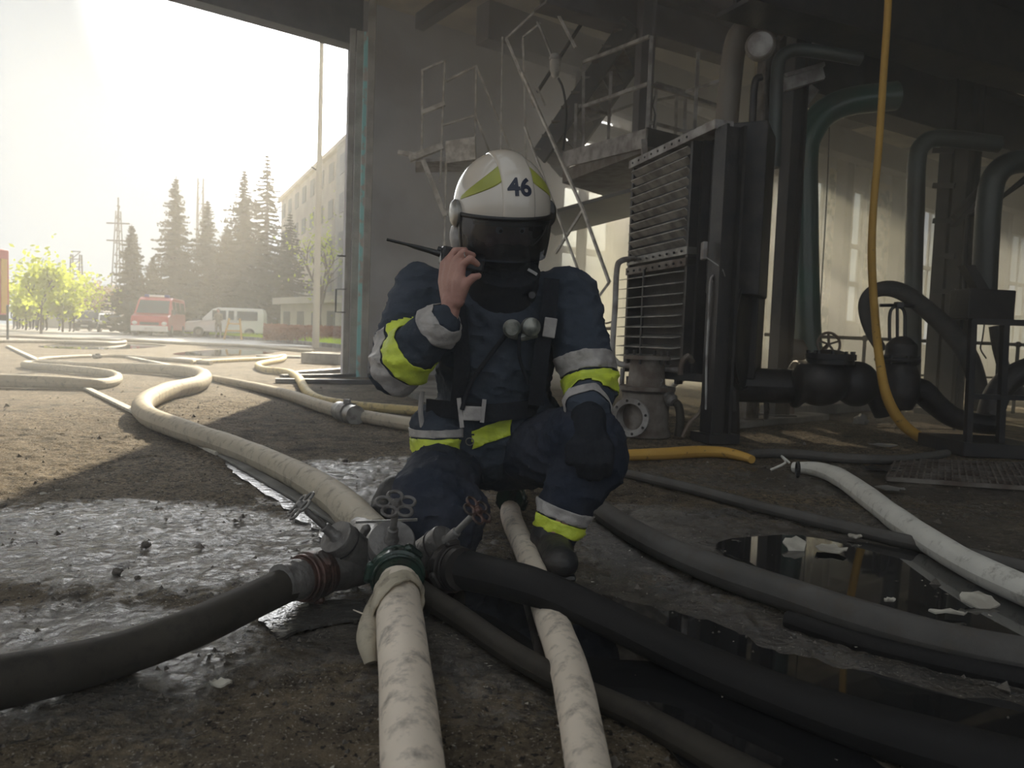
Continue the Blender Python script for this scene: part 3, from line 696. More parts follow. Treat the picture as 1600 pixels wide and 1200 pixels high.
# ================================================================== fire hoses on the ground
def hose(label, pts, m, group=None, flat=1.0, name='fire_hose', seg=14, zoff=0.0, rmax=.075, smooth=6, wob=.06):
    """pts: (px, py, width_px[, lift]) of the centre line; rests on the ground"""
    out = []; rr = []
    for q in pts:
        px, py, wp = q[:3]; lift = q[3] if len(q) > 3 else 0
        r = .04
        for _ in range(4):
            c = G(px, py, r+lift+zoff); r = min(rmax, wp/2*c.y/FPX)
        out.append(G(px, py, r+lift+zoff-.002)); rr.append(r)
    mb = MB(); mb.tube(out, rr, seg, smooth=smooth, flat=flat, wob=wob, zref=True)
    o = mb.build(name, m, smooth=True, label=label, cat='hose', group=group)
    return o, out, rr
hose('thick beige hose snaking in from the yard to the back of the manifold',
     [(-30,594,23), (80,597,20), (150,600,17), (183,593,14), (172,584,13), (110,577,13), (52,572,12), (38,569,10), (62,568,10), (130,572,12), (220,575,16), (290,580,19), (318,588,23), (308,600,25), (262,611,28), (225,630,31), (232,650,32), (290,673,34), (380,704,36), (460,740,44), (520,776,52), (556,808,56), (588,836,56)], M_hbeige, rmax=.10)
hose('thin beige hose far out in the yard bending back behind the thick one',
     [(330,567,7), (240,560,6), (180,556,5), (120,557,5), (70,560,5), (62,563,5), (100,566,5), (140,570,5)], M_hbeige)
hose('long beige hose crossing the yard in a nearly straight line beyond the others', [(-20,533,5), (80,534,5), (170,536,5), (195,533,4), (150,530,4), (90,529,4), (30,526,4), (-20,525,4)], M_hbeige)
hose('pale beige hose lying straight across the yard below the vans', [(190,531,5), (280,536,5), (380,540,5), (440,545,5), (490,549,6)], M_hbeige)
hose('pale yellow hose running from the yard over the threshold behind the firefighter',
     [(300,566,6), (360,563,6), (420,560,6), (443,556,6), (440,562,8), (405,569,9), (412,577,10), (450,582,11), (467,592,13), (478,610,14), (500,624,14), (560,634,14), (640,641,15), (700,646,15)], M_hyel2)
_, cp, _r = hose('grey-beige hose with a coupling passing behind the firefighter',
     [(322,589,9), (380,600,12), (450,617,17), (500,634,20), (545,646,20), (600,656,21), (660,666,22), (720,678,22)], M_hbeige)
c0 = G(543, 645, .055); c1 = G(553, 648, .055); dr = (c1-c0).normalized()
r0 = thing('hose_coupling', 'dark metal coupling with pale collars on the hose behind the firefighter', 'coupling', c0)
MB().lathe(c0-dr*.05, dr, [(0,.06), (0,.075), (.10,.075), (.10,.06)], 16).build('ring', M_cast, r0, smooth=True)
MB().lathe(c0-dr*.16, dr, [(0,.05), (0,.066), (.10,.066), (.10,.05)], 16).build('collar', M_alu, r0, smooth=True)
MB().lathe(c0+dr*.06, dr, [(0,.05), (0,.066), (.10,.066), (.10,.05)], 16).build('collar', M_alu, r0, smooth=True)
MB().box(c0+V(0,-.02,.075), (.05,.03,.04)).build('lug', M_cast, r0, bevel=.006)
# flat pale batten on the floor, yellow rope end
a = G(122, 602); b_ = G(345, 712); c = G(440, 770)
MB().bar(a+V(0,0,.012), b_+V(0,0,.012), .055, .02).build('batten', M_flake, label='long narrow pale batten lying left of the thick beige hose', cat='batten', bevel=.004)
MB().bar(b_+V(.02,-.02,.008), G(560,836)+V(0,0,.008), .05, .012).build('batten', M_conc, label='wet dirty batten continuing towards the manifold', cat='batten', bevel=.004)
MB().bar(G(12,542)+V(0,0,.02), G(62,566)+V(0,0,.02), .07, .03).build('batten', M_flake, label='short pale batten far out at the left of the yard', cat='batten')
MB().bar(G(198,559)+V(0,0,.02), G(270,574)+V(0,0,.02), .08, .03).build('batten', M_flake, label='pale batten lying behind the thick beige hose', cat='batten')
# foreground hoses
hose('black hose leaving the manifold to the lower right corner',
     [(700,884,66,.03), (760,898,62,.03), (850,922,60,.05), (940,962,62,.03), (1060,1020,64), (1200,1080,68), (1370,1140,80), (1600,1205,100), (1800,1262,110)], M_hdark)
hose('pale dirty hose coming from under the firefighter between his knees to the bottom edge',
     [(797,782,30,.005), (800,812,34), (822,862,38), (838,905,42), (866,980,56), (890,1050,64), (905,1120,70), (920,1205,78), (935,1290,84)], M_hpale, smooth=7)
hose('wet brown hose crossing underneath from the manifold to the bottom centre',
     [(655,925,40), (720,965,38), (800,1020,38), (900,1075,40), (1000,1120,44), (1130,1190,52), (1250,1250,60)], M_hbrown)
hose('dark grey corrugated hose from behind the firefighter to the right edge',
     [(880,762,28), (925,788,32), (975,822,38), (1050,862,44), (1130,895,50), (1220,925,54), (1340,965,60), (1480,1003,62), (1620,1030,64), (1760,1052,66), (2200,1110,72)], M_hgrey, wob=.03)
hose('half sunk dark hose in the puddle along the corrugated hose', [(1230,968,30), (1330,1000,32), (1450,1030,34), (1600,1062,38), (1700,1080,40)], M_hdark, zoff=-.012)
hose('thin grey-brown hose running diagonally behind the white hose',
     [(960,736,13), (1010,747,15), (1090,766,17), (1180,790,18), (1270,812,20), (1380,838,22), (1480,860,24), (1610,890,26), (1750,920,28), (2100,980,32)], M_hgrey, wob=.03)
hose('bright white hose with a tied end curving to the right edge',
     [(1240,730,16), (1275,733,23), (1310,745,29), (1350,772,33), (1400,810,38), (1460,850,42), (1520,885,46), (1600,922,52), (1720,970,58), (1950,1050,64), (2300,1150,70)], M_hwhite, smooth=7)
hose('yellow lay-flat hose on the ground right of the firefighter',
     [(930,713,17), (985,711,18), (1040,709,19), (1090,706,19), (1130,707,18), (1160,713,15), (1175,718,13)], M_hyel)
hose('dark grey hose joined to the yellow one and running to the grating',
     [(1168,716,12), (1180,709,14), (1240,709,15), (1320,716,16), (1400,718,15), (1450,713,14), (1480,708,12)], M_hgrey)
hose('yellow hose end dangling to the floor behind the pale hose', [(818,752,22,.01), (806,766,24,.01), (799,776,24,.01)], M_hyel)
# tied end of the white hose
a = G(1240, 730, .05)
r0 = thing('rope_tie', 'pale twine knotted round the end of the white hose', 'rope', a)
MB().tube([a+V(-.10,.02,-.02), a+V(-.04,0,.02), a+V(-.06,0,.05), a+V(-.02,0,.02)], .006, 6, smooth=3).build('strand', M_hwhite, r0)
MB().torus(a+V(.02,0,-.01), V(1,-.2,0), .034, .007).build('loop', M_black, r0)
# green coupling between the yellow and the pale hose
def coupling(c, axis, r, label, m=M_greenc, lugs=3, L=.075):
    axis = Vector(axis).normalized(); r0 = thing('hose_coupling', label, 'coupling', c)
    s = axis.orthogonal().normalized(); u = axis.cross(s)
    MB().lathe(c-axis*L*.5, axis, [(0,r*.8), (0,r*1.08), (L*.2,r*1.12), (L*.24,r*.98), (L*.44,r*.98), (L*.48,r*1.2), (L*.72,r*1.2), (L*.76,r*1.02), (L,r*1.0), (L,r*.8)], 24).build('body', m, r0, smooth=True)
    MB().torus(c-axis*L*.18, axis, r*1.08, r*.07, 28, 8).build('ring', m, r0, smooth=True)
    MB().torus(c+axis*L*.38, axis, r*1.06, r*.07, 28, 8).build('ring', m, r0, smooth=True)
    for k in range(lugs):
        a = 2*math.pi*k/lugs+1.2; d = s*math.cos(a)+u*math.sin(a); tn = axis.cross(d)
        MB().capsule(c+d*r*1.18-tn*r*.30-axis*L*.02, r*.17, c+d*r*1.20+tn*r*.30+axis*L*.02, r*.21, 8).build('lug', m, r0, smooth=True)
    return r0
coupling(P(800, 778, 2.45)+V(0,0,0), V(.25,1,-.1), .042, 'small green coupling between the yellow and the pale hose')

# ================================================================== three-way manifold with flower-wheel valves
MY = 1.66
r0 = thing('hose_manifold', 'three-way metal fire manifold with flower-shaped hand wheels standing on the wet floor', 'manifold', V(P(615,880,MY).x, MY, 0))
core = P(617, 885, 1.76)
def flower(parent, c, axis, rad, m):
    axis = Vector(axis).normalized(); s = axis.cross(V(0,0,1)).normalized(); u = s.cross(axis)
    mb = MB()
    for k in range(5):
        a = 2*math.pi*k/5+.35; d = s*math.cos(a)+u*math.sin(a)
        mb.torus(c+d*rad*.60, axis, rad*.335, rad*.085, 18, 7)
    wh = mb.build('hand_wheel', m, parent, smooth=True)
    hb = MB(); hb.lathe(c-axis*rad*.16, axis, [(0,rad*.12), (0,rad*.28), (rad*.3,rad*.24), (rad*.42,rad*.14), (rad*.42,rad*.05)], 14); hb.build('hub', m, wh, smooth=True)
    return wh
def valve(base, top, r, wheelc, wr, m, mw, stem_r):
    ax = (top-base).normalized(); L = (top-base).length
    v = MB().lathe(base, ax, [(0,r*.7), (0,r*.95), (L*.3,r*1.06), (L*.75,r), (L-.006,r), (L,r*.94), (L,r*.3)], 32).build('valve_body', m, r0, smooth=True)
    MB().torus(base+ax*(L*.74), ax, r*1.01, .0022, 32, 6).build('seam', M_dark, v)
    sx = (wheelc-top); sl_ = sx.length; sx = sx.normalized()
    MB().lathe(top-sx*.015, sx, [(0,stem_r*1.9), (.018,stem_r*1.7), (.022,stem_r*1.35), (sl_*.45,stem_r*1.3), (sl_*.47,stem_r*.85), (sl_*.95,stem_r*.8), (sl_,stem_r*.6)], 16).build('valve_stem', m, r0, smooth=True)
    flower(r0, wheelc, sx, wr, mw)
# centre, left, right valves
valve(P(612,902,1.72), P(612,843,1.60), .052, P(619,788,1.555), .046, M_cast, M_cast, .0095)
valve(P(566,876,1.72), P(524,838,1.655), .043, P(470,790,1.62), .041, M_cast, M_cast, .009)
valve(P(650,884,1.74), P(698,846,1.69), .044, P(746,798,1.64), .040, M_cast, M_redc, .009)
MB().ball(core, (.075,.075,.06), 22, 12).build('junction_body', M_cast, r0, smooth=True)
MB().lathe(P(617,892,1.74), P(622,912,1.56)-P(617,892,1.74), [(0,.05), (.10,.052), (.19,.047), (.19,.03)], 28).build('outlet_neck', M_cast, r0, smooth=True)
MB().tube([P(566,882,1.73), P(536,890,1.68), P(505,896,1.63)], [.047,.047,.042], 20).build('outlet_neck', M_cast, r0, smooth=True)
MB().tube([P(652,890,1.74), P(685,894,1.72), P(715,896,1.70)], [.047,.05,.045], 20).build('outlet_neck', M_redc, r0, smooth=True)
MB().tube([P(600,870,1.80), P(580,845,1.95), P(566,830,2.06)], [.05,.048,.046], 20).build('inlet_neck', M_cast, r0, smooth=True)
MB().cyl(P(503,0,1.66)*0+P(500,814,1.63), P(500,814,1.63), .001, seg=4) if False else None
a = P(548, 890, 1.68); b_ = G(556, 922, .004)
MB().tube([a, (a+b_)/2+V(-.004,0,0), b_], [.020,.011,.006], 10).build('leg', M_cast, r0, smooth=True)
MB().tube([P(668,880,1.76), G(690,925,.0)+V(0,.12,0)], [.016,.010], 10).build('leg', M_cast, r0, smooth=True)
MB().bar(P(556,816,1.70), P(652,812,1.70), .004, .006).build('carry_bar', M_alu, r0)
MB().capsule(P(563,842,1.80), .010, P(572,826,1.80), .012, 10).build('latch', M_cast, r0, smooth=True); MB().ball(P(560,846,1.79), .013, 10, 7).build('latch_knob', M_alu, r0, smooth=True)
# couplings on the outlets, and the two hoses leaving
cl_ = P(487, 900, 1.60); ax_l = (P(487,900,1.60)-P(540,888,1.70)).normalized()
coupling(cl_, ax_l, .046, 'dark lugged coupling on the left outlet of the manifold', M_redc)
MB().lathe(cl_+ax_l*.035, ax_l, [(0,.03), (0,.043), (.03,.044), (.035,.040), (.06,.040)], 20).build('coupling_tail', M_cast, bpy.data.objects[cl_ and [o.name for o in bpy.data.objects if o.name.startswith('hose_coupling')][-1]], smooth=True)
hl = [cl_+ax_l*.04]; rl = [.037]
for (px, py, wp) in ((400,936,58), (300,982,64), (200,1018,70), (100,1045,78), (0,1066,86), (-150,1095,95), (-320,1125,100)):
    r = .036
    for _ in range(3): c = G(px, py, r+.01*(px > 200)); r = min(.045, wp/2*c.y/FPX)
    hl.append(G(px, py, r+.02*(px > 200))); rl.append(r)
MB().tube(hl, rl, 18, smooth=6, wob=.02).build('fire_hose', M_hbrown, smooth=True, label='dark wet hose from the left outlet of the manifold to the left edge', cat='hose')
cc = P(620, 896, 1.57); axc = (P(630,940,1.44)-cc).normalized()
coupling(cc, axc, .050, 'dark green lugged coupling on the centre outlet of the manifold', M_greenc)
hc = [cc+axc*.03]; rc = [.040]
for (px, py, wp) in ((622,935,70), (628,1000,80), (636,1080,90), (645,1200,106), (655,1330,118)):
    r = .043
    for _ in range(3): c = G(px, py, r); r = min(.047, wp/2*c.y/FPX)
    hc.append(G(px, py, r+(.012 if py < 980 else 0))); rc.append(r)
MB().tube(hc, rc, 22, smooth=7, wob=.03).build('fire_hose', M_hpale, smooth=True, label='thick pale dirty hose running from the centre outlet straight to the bottom edge', cat='hose')
coupling(P(706,886,1.655)+V(0,0,.0), (P(660,878,1.74)-P(720,890,1.63)), .044, 'dark lugged coupling on the right outlet of the manifold', M_dark)
# folded sleeve bandage round the centre hose
c = hc[1]; t = (hc[2]-hc[1]).normalized(); s = t.cross(V(0,0,1)).normalized(); u = s.cross(t)
wr = thing('hose_wrap', 'torn canvas wrap folded round the neck of the centre hose', 'wrap', c)
mb = MB(); n1, n2 = 30, 10; vs = []
for i in range(n2+1):
    for j in range(n1+1):
        a = -.75+(math.pi+1.5)*j/n1; k_ = .0480+.004*math.sin(i*1.9+j*.5)+.006*(i/n2)
        skew = .035*math.cos(a)+.006*noise.noise(V(j*.7, i*.3, 1))
        vs.append(c-t*.045+t*(.085*i/n2+skew*(.2+i/n2))+s*(math.cos(a)*k_)+u*(math.sin(a)*k_))
fs = [(i*(n1+1)+j, i*(n1+1)+j+1, (i+1)*(n1+1)+j+1, (i+1)*(n1+1)+j) for i in range(n2) for j in range(n1)]
mb.add(vs, fs); o = mb.build('sleeve', M_hbeige, wr, smooth=True); q = o.modifiers.new('s', 'SOLIDIFY'); q.thickness = .005
a = c-s*.050
MB().tube([P(592,924,1.52), P(580,955,1.47), G(574,1000,.035), G(580,1036,.006)], [.010,.017,.018,.012], 10, smooth=4, wob=.3).build('loose_end', M_hbeige, wr, smooth=True)
MB().tube([c+s*.045+t*.07+V(0,0,-.01), c+s*.065+t*.05+V(0,0,-.01), c+s*.09+t*.035+V(0,0,-.005)], [.003,.002,.001], 6).build('thread', M_hpale, wr)

# ================================================================== puddles, flakes, stones
def puddle(label, pts, z=.003, seed=0, m=None):
    c = G(*pts[0])*0
    q = [G(*p) for p in pts]; out = []
    n = len(q)
    for i in range(n):
        for k in range(10):
            t = k/10; a, b_, c_, d = q[i-1], q[i], q[(i+1) % n], q[(i+2) % n]
            p = .5*((2*b_)+(c_-a)*t+(2*a-5*b_+4*c_-d)*t*t+(3*b_-a-3*c_+d)*t**3)
            e = .018*noise.noise(p*14+V(seed,0,0))+.01*noise.noise(p*40)
            out.append(p+V(e, e*1.3, 0))
    mb = MB(); m_ = len(out); mb.add([V(p.x,p.y,z) for p in out]+[V(p.x,p.y,z-.006) for p in out], [tuple(range(m_))]+[(i, m_+i, m_+(i+1) % m_, (i+1) % m_) for i in range(m_)])
    return mb.build('puddle', m or M_water, label=label, cat='puddle')
puddle('black puddle mirroring the columns on the right between the white and the corrugated hose', [(1120,850), (1230,838), (1330,848), (1420,862), (1530,905), (1680,950), (1700,1010), (1500,985), (1380,955), (1270,925), (1190,890)])
puddle('small bright puddle under the manifold beside the dripping leg', [(408,968), (440,945), (500,940), (560,942), (575,965), (520,975), (470,985), (430,1000)], .004, 2, M_sheen)
puddle('black water between the manifold and the black hose', [(700,930), (780,925), (850,945), (900,980), (990,1010), (1100,1060), (1240,1120), (1400,1230), (1150,1250), (1000,1120), (860,1050), (740,985)], .0035, 4)
puddle('black water beyond the black hose under the corrugated hose', [(940,930), (1040,955), (1140,985), (1220,1020), (1330,1050), (1500,1090), (1700,1130), (1700,1230), (1500,1160), (1300,1100), (1130,1035), (1000,985)], .003, 5)
puddle('puddle glinting far out on the yard before the vans', [(270,553), (330,547), (400,546), (430,550), (400,554), (330,556)], .004, 6)
puddle('wide shallow puddle further left on the yard', [(60,541), (120,536), (200,536), (260,540), (200,545), (110,545)], .004, 7)
puddle('wet streak along the batten behind the manifold', [(352,722), (390,740), (450,770), (520,815), (545,850), (505,838), (440,790), (370,742)], .003, 8, M_sheen)
def flake(px, py, sx, sy, label, seed, m=M_flake, tilt=.0, cat='paint flake', name='paint_flake'):
    c = G(px, py, .006); rnd = random.Random(seed); n = 14; top = []; k = c.y/FPX
    for i in range(n):
        a = 2*math.pi*i/n; r = rnd.uniform(.7, 1.1)
        top.append(c+V(math.cos(a)*sx*k*r/2, math.sin(a)*sy*r/2, .008+.016*tilt*math.sin(a)+rnd.uniform(0,.008)))
    mb = MB(); mb.add(top+[p-V(0,0,.004) for p in top], [tuple(range(n)), tuple(reversed(range(n, 2*n)))]+[(i, n+i, n+(i+1) % n, (i+1) % n) for i in range(n)])
    return mb.build(name, m, label=label, cat=cat)
flake(1243, 857, 42, .05, 'curled pale paint flake lying left in the black puddle', 1, tilt=1.2)
flake(1298, 862, 50, .09, 'flat pale paint flake lying right of the curled one in the puddle', 2)
flake(1530, 944, 60, .05, 'large torn pale flake at the puddle near the right edge', 3, tilt=.8)
flake(1480, 962, 70, .02, 'thin long pale sliver before the large torn flake', 4)
flake(1380, 735, 60, .16, 'dark flat sheet scrap on the floor before the grating', 5, M_dark, cat='scrap', name='sheet_scrap')
flake(1390, 766, 45, .10, 'pale scrap lying left of the grating', 6, M_conc, cat='scrap', name='sheet_scrap')
flake(1380, 697, 55, .14, 'grey scrap between the yellow hanging hose and the grey hose', 7, M_conc, cat='scrap', name='sheet_scrap')
flake(1335, 842, 26, .05, 'small pale flake at the far rim of the puddle', 8)
flake(1390, 943, 18, .02, 'tiny pale crumb on the corrugated hose side of the puddle', 9)
flake(70, 776, 16, .02, 'tiny pale chip on the shaded floor at the left edge', 10)
flake(92, 770, 12, .02, 'tinier pale chip right beside the other at the left edge', 13)
flake(345, 1075, 34, .02, 'small bright chip near the bottom left of the floor', 11)
flake(210, 573, 26, .10, 'bent dark scrap beside the bend of the thick hose', 12, M_dark, tilt=3, cat='scrap', name='sheet_scrap')
def stone(px, py, wpx, label, seed, m=M_stone, group=None):
    c = G(px, py, 0); rnd = random.Random(seed); k = wpx*c.y/FPX/2; mb = MB(); mb.ball(c+V(0,0,k*.45), (k, k*.8, k*.62), 9, 6)
    mb.v = [tuple(Vector(v)+V(*(rnd.uniform(-.22,.22)*k for _ in range(3)))) for v in mb.v]
    mb.v = [(v[0], v[1], max(v[2], -.003)) for v in mb.v]
    return mb.build('stone', m, label=label, cat='stone', group=group)
stone(228, 855, 16, 'dark stone on the wet floor left of the manifold wheels', 1)
stone(184, 897, 17, 'flat dark stone further left on the wet floor', 2)
stone(395, 1073, 16, 'dark stone near the bottom left of the frame', 3)
stone(215, 905, 10, 'small dark stone right of the flat one', 4)
stone(517, 644, 20, 'dark stone beside the coupling of the grey-beige hose', 5)
stone(152, 560, 14, 'pale lump of rubble beyond the thick hose', 6, M_conc)
stone(1345, 662, 26, 'pointed pale lump of rubble in the sunlit strips', 7, M_conc)
stone(540, 722, 9, 'small dark stone right of the thick beige hose', 8)
stone(1168, 758, 6, 'tiny stone by the thin diagonal hose', 9)
rnd = random.Random(21); mb = MB()
for i in range(2600):
    y = .8+8.2*rnd.random()**1.6; x = rnd.uniform(-1, 1)*(y*.75+.3); s = rnd.uniform(.0015, .006)*(1+y*.12)
    if rnd.random() < .04: s *= 2.2
    c = V(x, y, s*.3-.003+(relief(x, y)+.0 if 0 else 0)); a = rnd.uniform(0, 6.28)
    p = [c+V(math.cos(a+q)*s*rnd.uniform(.6,1.3), math.sin(a+q)*s*rnd.uniform(.6,1.3), 0) for q in (0, 2.1, 4.2)]
    mb.add(p+[c+V(0,0,s*1.1)], [(0,1,3), (1,2,3), (2,0,3)])
mb.build('gravel', M_stone, label='scattered grit and rubble crumbs over the floor', kind='stuff')
rnd = random.Random(22); mb = MB()
for i in range(700):
    y = .8+8*rnd.random()**1.5; x = rnd.uniform(-1, 1)*(y*.75+.3); s = rnd.uniform(.002, .006)
    c = V(x, y, .001); a = rnd.uniform(0, 6.28)
    p = [c+V(math.cos(a+q)*s*rnd.uniform(.6,1.3), math.sin(a+q)*s*rnd.uniform(.6,1.3), rnd.uniform(0,.004)) for q in (0, 2.1, 4.2)]
    mb.add(p+[c+V(0,0,s*.5)], [(0,1,3), (1,2,3), (2,0,3)])
mb.build('chips', M_flake, label='scattered pale paint crumbs over the floor', kind='stuff')

# ================================================================== machinery and steelwork
def W(Y, *pp): return [P(a, b, Y) for a, b in pp]
# ---- louvred cooler cabinet
A1, A2 = P(976, 576, 5.75), P(1068, 588, 4.9)
A1.z = A2.z = .38; HC = 1.57
d1 = (A2-A1); LW = d1.length; d1 = d1.normalized(); nb = V(-d1.y, d1.x, 0).normalized()
if nb.y < 0: nb = -nb
r0 = thing('louvre_cabinet', 'tall sooty louvred cooler cabinet beside the firefighter', 'cabinet', (A1+A2)/2-V(0,0,.38))
def C(u, dd, z): return A1+d1*u+nb*dd+V(0,0,z)
def cbox(u0, u1, a0, a1, z0, z1, mb=None): return (mb or MB()).hexa([C(u,a,z) for z in (z0,z1) for u,a in ((u0,a0),(u1,a0),(u1,a1),(u0,a1))])
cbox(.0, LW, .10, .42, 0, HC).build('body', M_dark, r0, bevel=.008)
for u in (0, LW-.03): cbox(u, u+.03, -.015, .10, 0, HC).build('side_frame', M_dark, r0)
cbox(0, LW, -.03, .1, .745, .80).build('divider', M_rust, r0, bevel=.004)
cbox(0, LW, -.025, .1, .82, .875).build('divider', M_louv, r0, bevel=.004)
cbox(-.02, LW+.28, -.035, .1, HC-.01, HC+.05).build('top_strip', M_rail, r0, bevel=.004)
for i in range(9):
    for z in (.77, .845, HC+.02): MB().ball(C(.05+i*(LW-.1)/8, -.035, z), .009, 8, 5).build('bolt', M_dark, r0)
for i in range(10):
    z = .91+i*.067
    MB().hexa([C(.02,-.03,z+.014), C(LW-.04,-.03,z+.014), C(LW-.035,.01,z-.022), C(.02,.01,z-.022), C(.02,-.03,z+.019), C(LW-.04,-.03,z+.019), C(LW-.035,.015,z-.018), C(.02,.015,z-.018)]).build('louvre', M_louv, r0)
for i in range(10):
    z = .055+i*.073
    MB().hexa([C(-.045,-.06,z-.005), C(LW-.06,-.07,z-.008), C(LW-.02,.06,z+.012), C(-.01,.06,z+.012), C(-.045,-.06,z), C(LW-.06,-.07,z-.002), C(LW-.02,.06,z+.018), C(-.01,.06,z+.018)]).build('louvre', M_louv, r0)
cbox(.36, .375, -.065, -.05, .02, .76).build('louvre_rod', M_dark, r0)
cbox(LW, LW+.03, .05, .42, 0, HC).build('side_panel', M_dark, r0)
for px in (985, 1060):
    MB().tube(W(5.2, (px, 588), (px, 600)), .03, 8).build('foot', M_dark, r0)
# guard tube bent round the cabinet
r0 = thing('guard_rail', 'bent pipe guard rail wrapped round the left side of the cooler cabinet', 'rail', G(965,690))
MB().tube([P(990,404,5.6), P(972,407,5.3), P(964,420,5.2), P(961,480,5.2), P(957,548,5.2), P(962,564,5.2), P(980,571,5.1), P(1063,579,4.75)], .021, 10, smooth=4).build('bar', M_rail, r0, smooth=True)
MB().tube([P(973,575,5.25), P(972,605,5.25), P(980,618,5.3)], .017, 8, smooth=3).build('stay', M_rail, r0, smooth=True)
MB().tube([P(1063,586,4.7), P(1065,568,4.7), P(1075,556,4.7), P(1082,566,4.72)], .018, 8, smooth=3).build('hook', M_rust, r0, smooth=True)
MB().bar(P(1005,583,4.95), P(1108,592,4.7), .05).build('sill_beam', M_dark, r0)
# ---- steel columns
def column(name, label, px, Y, w_, m, z1=6.2, d=None, z0=0, kind=None, base=True):
    c = G(px, 700) if 0 else P(px, 600, Y); c.z = 0; r = thing(name, label, 'column', c)
    rt = Matrix.Rotation(math.atan2(d1.y, d1.x), 3, 'Z'); d = d or w_
    MB().box(c+V(0,0,(z0+z1)/2), (w_*.30, d, z1-z0), rt).build('web', m, r); 
    MB().box(c+rt @ V(0,-d*.47,0)+V(0,0,(z0+z1)/2), (w_, .02, z1-z0), rt).build('flange', m, r)
    MB().box(c+rt @ V(0,d*.47,0)+V(0,0,(z0+z1)/2), (w_, .02, z1-z0), rt).build('flange', m, r)
    if base: MB().box(c+V(0,0,.03), (w_*1.7, d*1.7, .06), rt).build('base_plate', m, r, bevel=.005)
    return r
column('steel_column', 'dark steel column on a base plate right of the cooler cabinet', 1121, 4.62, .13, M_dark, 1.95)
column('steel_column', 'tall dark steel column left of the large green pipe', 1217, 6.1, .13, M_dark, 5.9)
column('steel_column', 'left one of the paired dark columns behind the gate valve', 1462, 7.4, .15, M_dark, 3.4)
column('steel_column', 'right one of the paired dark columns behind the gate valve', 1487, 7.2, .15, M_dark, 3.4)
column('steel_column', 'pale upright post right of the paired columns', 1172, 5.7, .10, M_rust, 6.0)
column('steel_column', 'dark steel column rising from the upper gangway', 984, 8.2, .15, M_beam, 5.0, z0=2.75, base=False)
for i, y in enumerate((235, 290, 345, 400, 455)): MB().bar(P(1458,y,7.3), P(1492,y,7.1), .02, .05).build('tie_plate', M_dark, bpy.data.objects['steel_column.002'])
# ---- dark plant housing with fan drum
r0 = thing('fan_housing', 'black blower housing with round fan drum right of the cooler cabinet', 'machine', P(1165, 600, 5.1)*1)
c = P(1152, 520, 5.05)
axd = V(.86,-.5,0)
MB().lathe(c-axd*.10, axd, [(0,.2), (0,.37), (.03,.39), (.05,.375), (.12,.375), (.14,.39), (.16,.37), (.17,.25)], 36).build('fan_drum', M_dark, r0, smooth=True)
MB().torus(c+axd*.07, axd, .38, .012, 36, 6).build('rim', M_black, r0)
MB().box(P(1158, 335, 5.0), (.34,.42,1.10), Matrix.Rotation(-.45, 3, 'Z')).build('duct', M_dark, r0, bevel=.01)
MB().box(P(1165, 470, 5.25), (.22,.3,1.1), Matrix.Rotation(-.45, 3, 'Z')).build('duct', M_dark, r0, bevel=.01)
MB().box(P(1136, 390, 4.75), (.06,.12,.21), Matrix.Rotation(-.45, 3, 'Z')).build('switch_box', M_alu, r0, bevel=.012)
MB().box(P(1155, 388, 4.9), (.14,.12,.23), Matrix.Rotation(-.45, 3, 'Z')).build('motor_box', M_dark, r0, bevel=.02)
MB().box(P(1100, 392, 4.6), (.03,.06,.11)).build('terminal', M_rail, r0, bevel=.006)
MB().tube(W(4.55, (1103,402), (1115,410), (1128,420), (1133,432)), .004, 6, smooth=4).build('cable', M_rail, r0)
MB().tube(W(4.6, (1118,428), (1110,440), (1107,500), (1104,560), (1103,640)), .008, 6, smooth=4).build('cable', M_rail, r0)
MB().tube([P(1196,610,5.3), P(1198,640,5.3), G(1196,660)], .02, 8).build('leg', M_dark, r0)
MB().tube([P(1142,560,5.0), P(1145,640,5.0), G(1146,678)], .045, 10, smooth=3).build('drain', M_dark, r0)
# ---- flanged stand pipe under the cabinet
r0 = thing('stand_pipe', 'rusty flanged stand pipe with an open round flange beneath the cooler cabinet', 'pipe', G(1005, 688))
b0 = G(1006, 680); Yb = b0.y
MB().lathe(b0+V(0,0,.0), V(0,0,1), [(0,.10), (0,.17), (.03,.17), (.06,.155), (.28,.155), (.30,.125), (.50,.11), (.50,.15), (.525,.15), (.525,.08)], 28).build('riser', M_rust, r0, smooth=True)
MB().lathe(b0+V(0,0,.30), V(0,0,1), [(0,.1), (0,.19), (.025,.19), (.025,.1)], 28).build('flange', M_rust, r0, smooth=True)
ff = P(984, 652, Yb-.16); ax = V(-.45,-.85,.0).normalized()
fl_ = MB(); fl_.lathe(ff-ax*.16, ax, [(0,.09), (.14,.09), (.14,.125), (.165,.125), (.165,.088), (.05,.08)], 28)
fn = fl_.build('side_flange', M_rail, r0, smooth=True)
for k in range(8):
    a = k*math.pi/4+.2; s = V(-ax.y, ax.x, 0); MB().ball(ff+ax*.008+s*(math.cos(a)*.107)+V(0,0,math.sin(a)*.107), .009, 7, 5).build('bolt', M_dark, fn)
for k in range(6):
    a = k*math.pi/3; MB().cyl(b0+V(math.cos(a)*.135, math.sin(a)*.135, .47), b0+V(math.cos(a)*.135, math.sin(a)*.135, .56), .010, seg=6).build('bolt', M_dark, r0)
r0 = thing('hose_valve', 'small hydrant valve with a wheel screwed to the stand pipe', 'valve', P(1035, 618, 4.8))
MB().tube(W(4.85, (1012,617), (1024,612), (1034,612)), .028, 12).build('neck', M_cast, r0, smooth=True)
